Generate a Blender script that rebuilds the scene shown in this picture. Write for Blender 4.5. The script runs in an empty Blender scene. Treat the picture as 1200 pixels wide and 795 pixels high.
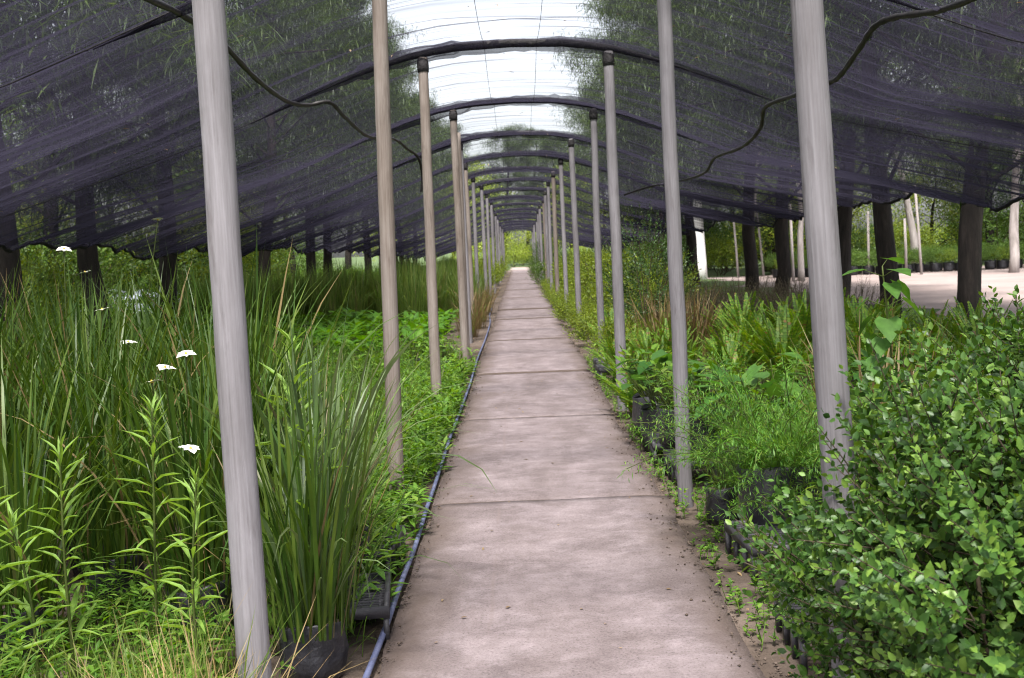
import bpy, math, random
import numpy as np
from mathutils import Matrix, Vector

RAD = math.radians
random.seed(7)
rng = np.random.default_rng(7)
SC = bpy.context.scene
COL = SC.collection

# ------------------------------------------------------------------ camera
H = 1.6                 # eye height in metres
F = 1300.0              # focal length in photo pixels (photo 1200 x 795)
ROLL = 0.042
VX, VY = 608.0, 291.0   # vanishing point of the path in the photo
cd = bpy.data.cameras.new('camera'); cam = bpy.data.objects.new('camera', cd); COL.objects.link(cam)
cd.sensor_width = 36.0; cd.lens = 36.0 * F / 1200.0
cd.shift_x = -(VX - 600.0) / 1200.0
cd.shift_y = -(397.5 - VY) / 1200.0
cd.clip_start = 0.05; cd.clip_end = 2000
cd.dof.use_dof = True; cd.dof.focus_distance = 5.0; cd.dof.aperture_fstop = 6.3
ca, sa = math.cos(ROLL), math.sin(ROLL)
cam.matrix_world = Matrix(((ca, sa, 0, 0), (0, 0, -1, 0), (-sa, ca, 0, H), (0, 0, 0, 1)))
SC.camera = cam

def uv(px, py):
    dx, up = px - VX, VY - py
    return dx * ca + up * sa, up * ca - dx * sa
def ground(px, py, z=0.0):          # photo pixel -> point on the level z
    u, v = uv(px, py); y = (z - H) * F / v
    return Vector((u * y / F, y, z))
def at(px, py, y):                  # photo pixel -> point at distance y
    u, v = uv(px, py)
    return Vector((u * y / F, y, H + v * y / F))

# ------------------------------------------------------------------ world, sun, exposure
SUN_EL, SUN_AZ = RAD(64), RAD(188)
w = bpy.data.worlds.new('World'); SC.world = w; w.use_nodes = True
nt = w.node_tree; nt.nodes.clear()
sky = nt.nodes.new('ShaderNodeTexSky'); sky.sky_type = 'NISHITA'; sky.sun_disc = False
sky.sun_elevation = SUN_EL; sky.sun_rotation = SUN_AZ
sky.air_density = 1.0; sky.dust_density = 4.0; sky.ozone_density = 2.0
hs = nt.nodes.new('ShaderNodeHueSaturation'); hs.inputs['Saturation'].default_value = 0.28
bg = nt.nodes.new('ShaderNodeBackground'); bg.inputs[1].default_value = 0.12
wo = nt.nodes.new('ShaderNodeOutputWorld')
nt.links.new(sky.outputs[0], hs.inputs['Color']); nt.links.new(hs.outputs[0], bg.inputs[0]); nt.links.new(bg.outputs[0], wo.inputs[0])
sl = bpy.data.lights.new('sun', 'SUN'); sl.energy = 3.0; sl.angle = RAD(9); sl.color = (1, .96, .9)
so = bpy.data.objects.new('sun', sl); COL.objects.link(so)
sdir = Vector((math.sin(SUN_AZ) * math.cos(SUN_EL), math.cos(SUN_AZ) * math.cos(SUN_EL), math.sin(SUN_EL)))
so.rotation_euler = sdir.to_track_quat('Z', 'Y').to_euler()
so.location = (0, 0, 30)
SC.view_settings.view_transform = 'Standard'; SC.view_settings.look = 'None'
SC.view_settings.gamma = 1.0; SC.view_settings.use_curve_mapping = False
SC.view_settings.exposure = 2.0
SC.cycles.transparent_max_bounces = 48
SC.cycles.max_bounces = 8
SC.cycles.filter_width = 1.1
SC.cycles.use_denoising = True

# ------------------------------------------------------------------ helpers
def link(o, parent=None):
    COL.objects.link(o)
    if parent is not None: o.parent = parent
    return o
def tag(o, label=None, cat=None, group=None, kind=None):
    if label: o['label'] = label
    if cat: o['category'] = cat
    if group: o['group'] = group
    if kind: o['kind'] = kind
    return o
def thing(name, label, cat, loc=(0, 0, 0), rz=0.0, group=None, sc=1.0):
    o = bpy.data.objects.new(name, None); o.empty_display_size = .1
    o.location = loc; o.rotation_euler = (0, 0, rz); o.scale = (sc, sc, sc)
    link(o); return tag(o, label, cat, group)
def part(name, me, parent=None, loc=None, rot=None, sc=None):
    o = bpy.data.objects.new(name, me); link(o, parent)
    if loc is not None: o.location = loc
    if rot is not None: o.rotation_euler = rot
    if sc is not None: o.scale = (sc, sc, sc)
    return o
def mesh(name, V, Q=None, T=None, mat=None, smooth=False):
    V = np.asarray(V, dtype=np.float32).reshape(-1, 3)
    Q = np.zeros((0, 4), int) if Q is None or len(Q) == 0 else np.asarray(Q, int)
    T = np.zeros((0, 3), int) if T is None or len(T) == 0 else np.asarray(T, int)
    me = bpy.data.meshes.new(name)
    me.vertices.add(len(V)); me.vertices.foreach_set('co', V.ravel())
    loops = np.concatenate([Q.ravel(), T.ravel()]).astype(np.int32)
    tot = np.concatenate([np.full(len(Q), 4), np.full(len(T), 3)]).astype(np.int32)
    me.loops.add(len(loops)); me.loops.foreach_set('vertex_index', loops)
    me.polygons.add(len(tot))
    st = np.concatenate([[0], np.cumsum(tot)[:-1]]).astype(np.int32)
    me.polygons.foreach_set('loop_start', st)
    if smooth: me.polygons.foreach_set('use_smooth', np.ones(len(tot), bool))
    me.update(calc_edges=True); me.validate()
    if mat: me.materials.append(mat)
    return me
class Acc:                          # gathers pieces of one part
    def __init__(s): s.V = []; s.Q = []; s.T = []; s.n = 0
    def add(s, V, Q=None, T=None):
        V = np.asarray(V, float).reshape(-1, 3)
        if Q is not None and len(Q): s.Q.append(np.asarray(Q, int) + s.n)
        if T is not None and len(T): s.T.append(np.asarray(T, int) + s.n)
        s.V.append(V); s.n += len(V)
    def build(s, name, mat, smooth=False):
        return mesh(name, np.concatenate(s.V), np.concatenate(s.Q) if s.Q else None, np.concatenate(s.T) if s.T else None, mat, smooth)
def nrm(a):
    return a / np.maximum(np.linalg.norm(a, axis=-1, keepdims=True), 1e-9)
def stamp(tv, tq, tt, P, D, L, W, up=None):
    """copies of a template (x across, y along, z up) at points P along directions D, length L, width W"""
    P = np.asarray(P, float); n = len(P); D = nrm(np.asarray(D, float))
    L = np.broadcast_to(np.asarray(L, float), (n,)); W = np.broadcast_to(np.asarray(W, float), (n,))
    if up is None: up = np.tile([0, 0, 1.0], (n, 1))
    X = np.cross(D, up); bad = np.linalg.norm(X, axis=1) < 1e-3
    X[bad] = [1, 0, 0]; X = nrm(X); Z = np.cross(X, D)
    tv = np.asarray(tv, float); k = len(tv)
    V = (P[:, None] + tv[None, :, 0, None] * X[:, None] * W[:, None, None] + tv[None, :, 1, None] * D[:, None] * L[:, None, None]
         + tv[None, :, 2, None] * Z[:, None] * L[:, None, None])
    off = (np.arange(n) * k)[:, None, None]
    Q = (np.asarray(tq)[None] + off).reshape(-1, 4) if len(tq) else None
    T = (np.asarray(tt)[None] + off).reshape(-1, 3) if len(tt) else None
    return V.reshape(-1, 3), Q, T
LEAF = (np.array([[0, 0, 0], [-.5, .32, .03], [0, .32, -.05], [.5, .32, .03], [-.42, .66, .0], [0, .68, -.08], [.42, .66, .0], [0, 1, -.16]]),
        [[1, 2, 5, 4], [2, 3, 6, 5]], [[0, 2, 1], [0, 3, 2], [4, 5, 7], [5, 6, 7]])
LANCE = (np.array([[0, 0, 0], [-.5, .4, .05], [0, .4, 0], [.5, .4, .05], [-.35, .7, -.01], [0, .7, -.05], [.35, .7, -.01], [0, 1, -.10]]),
         [[1, 2, 5, 4], [2, 3, 6, 5]], [[0, 2, 1], [0, 3, 2], [4, 5, 7], [5, 6, 7]])
HEART = (np.array([[0, 0, 0], [-.34, -.14, .02], [-.52, .12, .03], [-.45, .45, .0], [0, 1, -.2], [.45, .45, .0], [.52, .12, .03], [.34, -.14, .02], [0, .4, -.06]]),
         [], [[0, 8, 1], [1, 8, 2], [2, 8, 3], [3, 8, 4], [4, 8, 5], [5, 8, 6], [6, 8, 7], [7, 8, 0]])
DIAM = (np.array([[0, 0, 0], [-.5, .45, .0], [0, 1, -.08], [.5, .45, .0]]), [[0, 3, 2, 1]], [])
def blades(P, az, L, W, th0, th1, seg=5, pw=1.4, twist=0.6):
    """strap leaves: P base, az heading, th0 lean at base, th1 added lean at tip"""
    P = np.asarray(P, float); n = len(P)
    hx, hy = np.cos(az), np.sin(az)
    pts = np.zeros((n, seg + 1, 3)); pts[:, 0] = P
    for i in range(seg):
        t = (i + .5) / seg; th = th0 + th1 * t ** pw
        st = (L / seg)[:, None] * np.stack([np.sin(th) * hx, np.sin(th) * hy, np.cos(th)], 1)
        pts[:, i + 1] = pts[:, i] + st
    tw = az + math.pi / 2 + rng.uniform(-twist, twist, n)
    sv = np.stack([np.cos(tw), np.sin(tw), np.zeros(n)], 1)
    tt = np.linspace(0, 1, seg + 1)
    pr = np.where(tt < .55, .75 + .25 * tt / .55, np.maximum(0.04, 1 - ((tt - .55) / .45) ** 1.6))
    hw = .5 * W[:, None] * pr[None]
    A = pts - sv[:, None] * hw[..., None]; B = pts + sv[:, None] * hw[..., None]
    V = np.stack([A, B], 2).reshape(-1, 3)
    b = (np.arange(n) * (seg + 1) * 2)[:, None] + (np.arange(seg) * 2)[None]
    Q = np.stack([b, b + 1, b + 3, b + 2], -1).reshape(-1, 4)
    return V, Q
def tube(pts, rad, sides=8, cap=True):
    pts = np.asarray(pts, float); n = len(pts); rad = np.broadcast_to(np.asarray(rad, float), (n,))
    tg = np.gradient(pts, axis=0); tg = nrm(tg)
    ref = np.array([0, 0, 1.0]) if abs(tg[0][2]) < .9 else np.array([1.0, 0, 0])
    V = []
    u = nrm(np.cross(tg[0], ref))
    for i in range(n):
        u = nrm(u - tg[i] * np.dot(u, tg[i])); vv = np.cross(tg[i], u)
        a = np.arange(sides) / sides * 2 * math.pi
        V.append(pts[i] + rad[i] * (np.cos(a)[:, None] * u + np.sin(a)[:, None] * vv))
    V = np.concatenate(V)
    Q = []; T = []
    for i in range(n - 1):
        for j in range(sides):
            k = (j + 1) % sides
            Q.append([i * sides + j, i * sides + k, (i + 1) * sides + k, (i + 1) * sides + j])
    if cap:
        V = np.concatenate([V, pts[:1], pts[-1:]]); c0 = n * sides
        for j in range(sides):
            k = (j + 1) % sides
            T.append([c0, k, j]); T.append([c0 + 1, (n - 1) * sides + j, (n - 1) * sides + k])
    return V, Q, T
def smooth_path(pts, m=8):
    pts = np.asarray(pts, float); n = len(pts); out = []
    for i in range(n - 1):
        p0, p1, p2, p3 = pts[max(i - 1, 0)], pts[i], pts[i + 1], pts[min(i + 2, n - 1)]
        for j in range(m):
            t = j / m
            out.append(.5 * (2 * p1 + (p2 - p0) * t + (2 * p0 - 5 * p1 + 4 * p2 - p3) * t * t + (3 * p1 - p0 - 3 * p2 + p3) * t ** 3))
    out.append(pts[-1]); return np.array(out)
def boxv(x0, x1, y0, y1, z0, z1):
    V = [[x, y, z] for z in (z0, z1) for y in (y0, y1) for x in (x0, x1)]
    return V, [[0, 2, 3, 1], [4, 5, 7, 6], [0, 1, 5, 4], [2, 6, 7, 3], [0, 4, 6, 2], [1, 3, 7, 5]], None
ORD = ('nearest second third fourth fifth sixth seventh eighth ninth tenth eleventh twelfth thirteenth fourteenth fifteenth sixteenth '
       'seventeenth eighteenth nineteenth twentieth').split()

# ------------------------------------------------------------------ materials
def new_mat(name):
    m = bpy.data.materials.new(name); m.use_nodes = True
    n = m.node_tree; n.nodes.clear(); return m, n
def N(n, t, **kw):
    x = n.nodes.new('ShaderNode' + t)
    for k, v in kw.items():
        if k in x.inputs: x.inputs[k].default_value = v
        else: setattr(x, k, v)
    return x
def ramp(n, fac, stops):
    r = N(n, 'ValToRGB'); el = r.color_ramp.elements
    while len(el) < len(stops): el.new(.5)
    for e, (p, c) in zip(el, stops): e.position = p; e.color = (*c, 1) if len(c) == 3 else c
    n.links.new(fac, r.inputs[0]); return r.outputs[0]
def math_n(n, op, a, b=None, clamp=False):
    x = N(n, 'Math', operation=op, use_clamp=clamp)
    for i, q in enumerate((a, b)):
        if q is None: continue
        if isinstance(q, (int, float)): x.inputs[i].default_value = q
        else: n.links.new(q, x.inputs[i])
    return x.outputs[0]
def leaf_mat(name, cols, rough=.5, trans=.35, spec=.35, dry=None):
    m, n = new_mat(name)
    tint = lambda c: (min(c[0] * 1.22, .9), min(c[1] * 1.09, .9), c[2] * .85)
    cols = [tint(c) for c in cols]
    g = N(n, 'NewGeometry'); oi = N(n, 'ObjectInfo')
    f = math_n(n, 'FRACT', math_n(n, 'ADD', g.outputs['Random Per Island'], math_n(n, 'MULTIPLY', oi.outputs['Random'], .25)))
    k = len(cols); st = [(i / max(k - 1, 1) * (.94 if dry else 1.0), c) for i, c in enumerate(cols)]
    if dry: st += [(.955, cols[-1]), (.965, dry)]
    c = ramp(n, f, st)
    no = N(n, 'TexNoise', Scale=3.0, Detail=3.0)
    tc = N(n, 'TexCoord'); n.links.new(tc.outputs['Object'], no.inputs['Vector'])
    hv = N(n, 'HueSaturation'); n.links.new(c, hv.inputs['Color'])
    mr = N(n, 'MapRange'); mr.inputs[1].default_value = .3; mr.inputs[2].default_value = .7; mr.inputs[3].default_value = .72; mr.inputs[4].default_value = 1.28
    n.links.new(no.outputs[0], mr.inputs[0]); n.links.new(mr.outputs[0], hv.inputs['Value'])
    p = N(n, 'BsdfPrincipled', Roughness=rough); p.inputs['Specular IOR Level'].default_value = spec
    n.links.new(hv.outputs[0], p.inputs['Base Color'])
    t = N(n, 'BsdfTranslucent')
    hv2 = N(n, 'HueSaturation', Saturation=1.15, Value=1.3); hv2.inputs['Hue'].default_value = .485
    n.links.new(hv.outputs[0], hv2.inputs['Color']); n.links.new(hv2.outputs[0], t.inputs['Color'])
    mx = N(n, 'MixShader'); mx.inputs[0].default_value = trans
    o = N(n, 'OutputMaterial')
    n.links.new(p.outputs[0], mx.inputs[1]); n.links.new(t.outputs[0], mx.inputs[2]); n.links.new(mx.outputs[0], o.inputs[0])
    return m
def surf_mat(name, stops, scale=(1, 1, 1), nscale=4.0, detail=6.0, rough=.8, bump=.2, bscale=20.0, spec=.3, dist=0.0, objrand=0.0):
    m, n = new_mat(name)
    tc = N(n, 'TexCoord'); mp = N(n, 'Mapping'); mp.inputs['Scale'].default_value = scale
    n.links.new(tc.outputs['Object'], mp.inputs['Vector'])
    oi = N(n, 'ObjectInfo'); va = N(n, 'VectorMath', operation='ADD'); cv = N(n, 'CombineXYZ')
    n.links.new(math_n(n, 'MULTIPLY', oi.outputs['Random'], 37.0), cv.inputs[2])
    n.links.new(mp.outputs[0], va.inputs[0]); n.links.new(cv.outputs[0], va.inputs[1])
    no = N(n, 'TexNoise', Scale=nscale, Detail=detail, Roughness=.62, Distortion=dist)
    n.links.new(va.outputs[0], no.inputs['Vector'])
    c = ramp(n, no.outputs[0], stops)
    if objrand:
        hv = N(n, 'HueSaturation'); n.links.new(c, hv.inputs['Color'])
        n.links.new(math_n(n, 'ADD', math_n(n, 'MULTIPLY', oi.outputs['Random'], objrand), 1 - objrand / 2), hv.inputs['Value']); c = hv.outputs[0]
    p = N(n, 'BsdfPrincipled', Roughness=rough); p.inputs['Specular IOR Level'].default_value = spec
    n.links.new(c, p.inputs['Base Color'])
    nb = N(n, 'TexNoise', Scale=bscale, Detail=5.0); n.links.new(va.outputs[0], nb.inputs['Vector'])
    b = N(n, 'Bump', Strength=bump, Distance=.02); n.links.new(nb.outputs[0], b.inputs['Height']); n.links.new(b.outputs[0], p.inputs['Normal'])
    o = N(n, 'OutputMaterial'); n.links.new(p.outputs[0], o.inputs[0]); return m

def concrete_mat():
    m, n = new_mat('concrete')
    g = N(n, 'NewGeometry'); oi = N(n, 'ObjectInfo')
    def noise(sx, sy, sc, det=5.0, rg=.6, dist=0.0):
        mp = N(n, 'Mapping'); mp.inputs['Scale'].default_value = (sx, sy, 1)
        n.links.new(g.outputs['Position'], mp.inputs['Vector'])
        x = N(n, 'TexNoise', Scale=sc, Detail=det, Roughness=rg, Distortion=dist); n.links.new(mp.outputs[0], x.inputs['Vector']); return x.outputs[0]
    base = ramp(n, noise(1, .8, 2.6, 9, .75), [(.3, (.105, .083, .085)), (.5, (.165, .134, .138)), (.68, (.225, .185, .191))])
    streak = ramp(n, noise(1.0, 1.6, 4.5, 10, .8, .5), [(.47, (0, 0, 0)), (.70, (1, 1, 1))])
    pale = N(n, 'MixRGB'); pale.inputs[2].default_value = (.36, .305, .325, 1)
    n.links.new(math_n(n, 'MULTIPLY', streak, .42), pale.inputs[0]); n.links.new(base, pale.inputs[1])
    dirt = ramp(n, noise(1.6, .55, 1.1, 6, .65, .8), [(.46, (0, 0, 0)), (.7, (1, 1, 1))])
    d = N(n, 'MixRGB'); d.inputs[2].default_value = (.085, .064, .058, 1)
    n.links.new(math_n(n, 'MULTIPLY', dirt, .55), d.inputs[0]); n.links.new(pale.outputs[0], d.inputs[1])
    spk = ramp(n, noise(1, 1, 85, 6, .8), [(.34, (.35, .32, .30)), (.47, (.95, .95, .95)), (.66, (1.2, 1.2, 1.2))])
    ml = N(n, 'MixRGB', blend_type='MULTIPLY'); ml.inputs[0].default_value = .8
    n.links.new(d.outputs[0], ml.inputs[1]); n.links.new(spk, ml.inputs[2])
    # soil trodden onto the edges of the path and a long trowel seam
    sx = N(n, 'SeparateXYZ'); n.links.new(g.outputs['Position'], sx.inputs[0])
    wob = math_n(n, 'MULTIPLY', math_n(n, 'SUBTRACT', noise(1, .6, 2.4, 5), .5), .55)
    edge = math_n(n, 'ABSOLUTE', math_n(n, 'SUBTRACT', math_n(n, 'ADD', sx.outputs[0], wob), .12))
    es = ramp(n, edge, [(.46, (0, 0, 0)), (.70, (1, 1, 1))])
    e = N(n, 'MixRGB'); e.inputs[2].default_value = (.085, .062, .052, 1)
    n.links.new(math_n(n, 'MULTIPLY', es, .8), e.inputs[0]); n.links.new(ml.outputs[0], e.inputs[1])
    seam = math_n(n, 'ABSOLUTE', math_n(n, 'ADD', math_n(n, 'ADD', sx.outputs[0], .19), math_n(n, 'MULTIPLY', math_n(n, 'SUBTRACT', noise(1, 1, 2.0, 4), .5), .05)))
    ss = ramp(n, seam, [(.004, (1, 1, 1)), (.014, (0, 0, 0))])
    s = N(n, 'MixRGB'); s.inputs[2].default_value = (.16, .125, .12, 1)
    n.links.new(math_n(n, 'MULTIPLY', math_n(n, 'MULTIPLY', ss, ramp(n, noise(1, .7, 1.0, 3), [(.45, (0, 0, 0)), (.6, (1, 1, 1))])), .5), s.inputs[0]); n.links.new(e.outputs[0], s.inputs[1])
    sn = N(n, 'SeparateXYZ'); n.links.new(g.outputs['True Normal'], sn.inputs[0])      # slabs' upright edges: soil tone, with the shade of each step painted in
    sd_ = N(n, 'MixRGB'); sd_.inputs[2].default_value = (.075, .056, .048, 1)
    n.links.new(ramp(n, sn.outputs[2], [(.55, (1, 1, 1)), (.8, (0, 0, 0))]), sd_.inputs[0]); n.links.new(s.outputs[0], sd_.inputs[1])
    hv = N(n, 'HueSaturation'); n.links.new(sd_.outputs[0], hv.inputs['Color'])
    n.links.new(math_n(n, 'ADD', math_n(n, 'MULTIPLY', oi.outputs['Random'], .16), .92), hv.inputs['Value'])
    p = N(n, 'BsdfPrincipled', Roughness=.85); p.inputs['Specular IOR Level'].default_value = .25
    n.links.new(hv.outputs[0], p.inputs['Base Color'])
    hsum = math_n(n, 'ADD', math_n(n, 'MULTIPLY', noise(1.0, 1.4, 9, 6), .5), math_n(n, 'MULTIPLY', noise(1, 1, 70, 6), .7))
    b = N(n, 'Bump', Strength=.55, Distance=.015); n.links.new(hsum, b.inputs['Height']); n.links.new(b.outputs[0], p.inputs['Normal'])
    o = N(n, 'OutputMaterial'); n.links.new(p.outputs[0], o.inputs[0]); return m
def net_mat(lo=0.0):
    m, n = new_mat('shade_net')
    g = N(n, 'NewGeometry')
    sx = N(n, 'SeparateXYZ'); n.links.new(g.outputs['Position'], sx.inputs[0])
    def noise(sxx, syy, sc, det=4.0, dist=0.0, rg=.55):
        mp = N(n, 'Mapping'); mp.inputs['Scale'].default_value = (sxx, syy, 0.0)
        n.links.new(g.outputs['Position'], mp.inputs['Vector'])
        x = N(n, 'TexNoise', Scale=sc, Detail=det, Distortion=dist, Roughness=rg); n.links.new(mp.outputs[0], x.inputs['Vector']); return x.outputs[0]
    fold = ramp(n, noise(.16, 5.0, 1.0, 6, .25, .7), [(.47, (0, 0, 0)), (.60, (.55, .55, .55)), (.72, (1, 1, 1))])
    lines = ramp(n, noise(.22, 15.0, 1.0, 3, .1, .6), [(.57, (0, 0, 0)), (.63, (1, 1, 1))])
    ax = math_n(n, 'ABSOLUTE', sx.outputs[0])
    side = N(n, 'MapRange', interpolation_type='SMOOTHSTEP'); n.links.new(ax, side.inputs[0])
    side.inputs[1].default_value = .7; side.inputs[2].default_value = 4.6; side.inputs[3].default_value = 0; side.inputs[4].default_value = 1
    op = math_n(n, 'ADD', .30, math_n(n, 'MULTIPLY', side.outputs[0], .25))
    op = math_n(n, 'ADD', op, math_n(n, 'MULTIPLY', fold, math_n(n, 'ADD', .24, math_n(n, 'MULTIPLY', side.outputs[0], .28))))
    broad = ramp(n, noise(.10, 1.5, 1.0, 3, .3, .5), [(.42, (0, 0, 0)), (.62, (1, 1, 1))])
    op = math_n(n, 'ADD', op, math_n(n, 'MULTIPLY', broad, math_n(n, 'MULTIPLY', side.outputs[0], .22)))
    fine = ramp(n, noise(.35, 34.0, 1.0, 2, .05, .5), [(.52, (0, 0, 0)), (.64, (1, 1, 1))])
    op = math_n(n, 'ADD', op, math_n(n, 'MULTIPLY', fine, math_n(n, 'ADD', .06, math_n(n, 'MULTIPLY', side.outputs[0], .16))))
    gap = ramp(n, noise(.12, 2.6, 1.0, 4, .4, .6), [(.30, (1, 1, 1)), (.44, (0, 0, 0))])
    op = math_n(n, 'SUBTRACT', op, math_n(n, 'MULTIPLY', gap, math_n(n, 'MULTIPLY', side.outputs[0], .22)))
    op = math_n(n, 'ADD', op, math_n(n, 'MULTIPLY', lines, .38))
    op = math_n(n, 'MINIMUM', math_n(n, 'ADD', op, lo), .96)
    d = N(n, 'BsdfDiffuse'); d.inputs[0].default_value = (.020, .0185, .029, 1)
    t = N(n, 'BsdfTranslucent'); t.inputs[0].default_value = (.029, .0265, .042, 1)
    m1 = N(n, 'MixShader'); m1.inputs[0].default_value = .5
    n.links.new(d.outputs[0], m1.inputs[1]); n.links.new(t.outputs[0], m1.inputs[2])
    tr = N(n, 'BsdfTransparent'); mx = N(n, 'MixShader')
    n.links.new(op, mx.inputs[0]); n.links.new(tr.outputs[0], mx.inputs[1]); n.links.new(m1.outputs[0], mx.inputs[2])
    o = N(n, 'OutputMaterial'); n.links.new(mx.outputs[0], o.inputs[0]); return m
def wood_mat(name, a, b, c):
    m, n = new_mat(name)
    tc = N(n, 'TexCoord'); oi = N(n, 'ObjectInfo')
    cv = N(n, 'CombineXYZ'); n.links.new(math_n(n, 'MULTIPLY', oi.outputs['Random'], 40.0), cv.inputs[2])
    va = N(n, 'VectorMath', operation='ADD'); n.links.new(tc.outputs['Object'], va.inputs[0]); n.links.new(cv.outputs[0], va.inputs[1])
    def noise(sc, k, det=5.0):
        mp = N(n, 'Mapping'); mp.inputs['Scale'].default_value = sc; n.links.new(va.outputs[0], mp.inputs['Vector'])
        x = N(n, 'TexNoise', Scale=k, Detail=det, Roughness=.65, Distortion=.3); n.links.new(mp.outputs[0], x.inputs['Vector']); return x.outputs[0]
    gr = noise((26, 26, .6), 4.0, 6); bl = noise((4, 4, 1.0), 1.8, 7)
    f = math_n(n, 'ADD', math_n(n, 'MULTIPLY', gr, .5), math_n(n, 'MULTIPLY', bl, .5))
    col = ramp(n, f, [(.34, a), (.5, b), (.66, c)])
    st = ramp(n, noise((9, 9, 1.6), 1.7, 8), [(.58, (0, 0, 0)), (.72, (1, 1, 1))])
    mxx = N(n, 'MixRGB'); mxx.inputs[2].default_value = (a[0] * .55, a[1] * .5, a[2] * .48, 1)
    n.links.new(math_n(n, 'MULTIPLY', st, .6), mxx.inputs[0]); n.links.new(col, mxx.inputs[1])
    hv = N(n, 'HueSaturation'); n.links.new(mxx.outputs[0], hv.inputs['Color'])
    n.links.new(math_n(n, 'ADD', math_n(n, 'MULTIPLY', oi.outputs['Random'], .3), .85), hv.inputs['Value'])
    p = N(n, 'BsdfPrincipled', Roughness=.8); p.inputs['Specular IOR Level'].default_value = .25
    n.links.new(hv.outputs[0], p.inputs['Base Color'])
    b2 = N(n, 'Bump', Strength=.5, Distance=.006); n.links.new(gr, b2.inputs['Height']); n.links.new(b2.outputs[0], p.inputs['Normal'])
    o = N(n, 'OutputMaterial'); n.links.new(p.outputs[0], o.inputs[0]); return m

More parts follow.
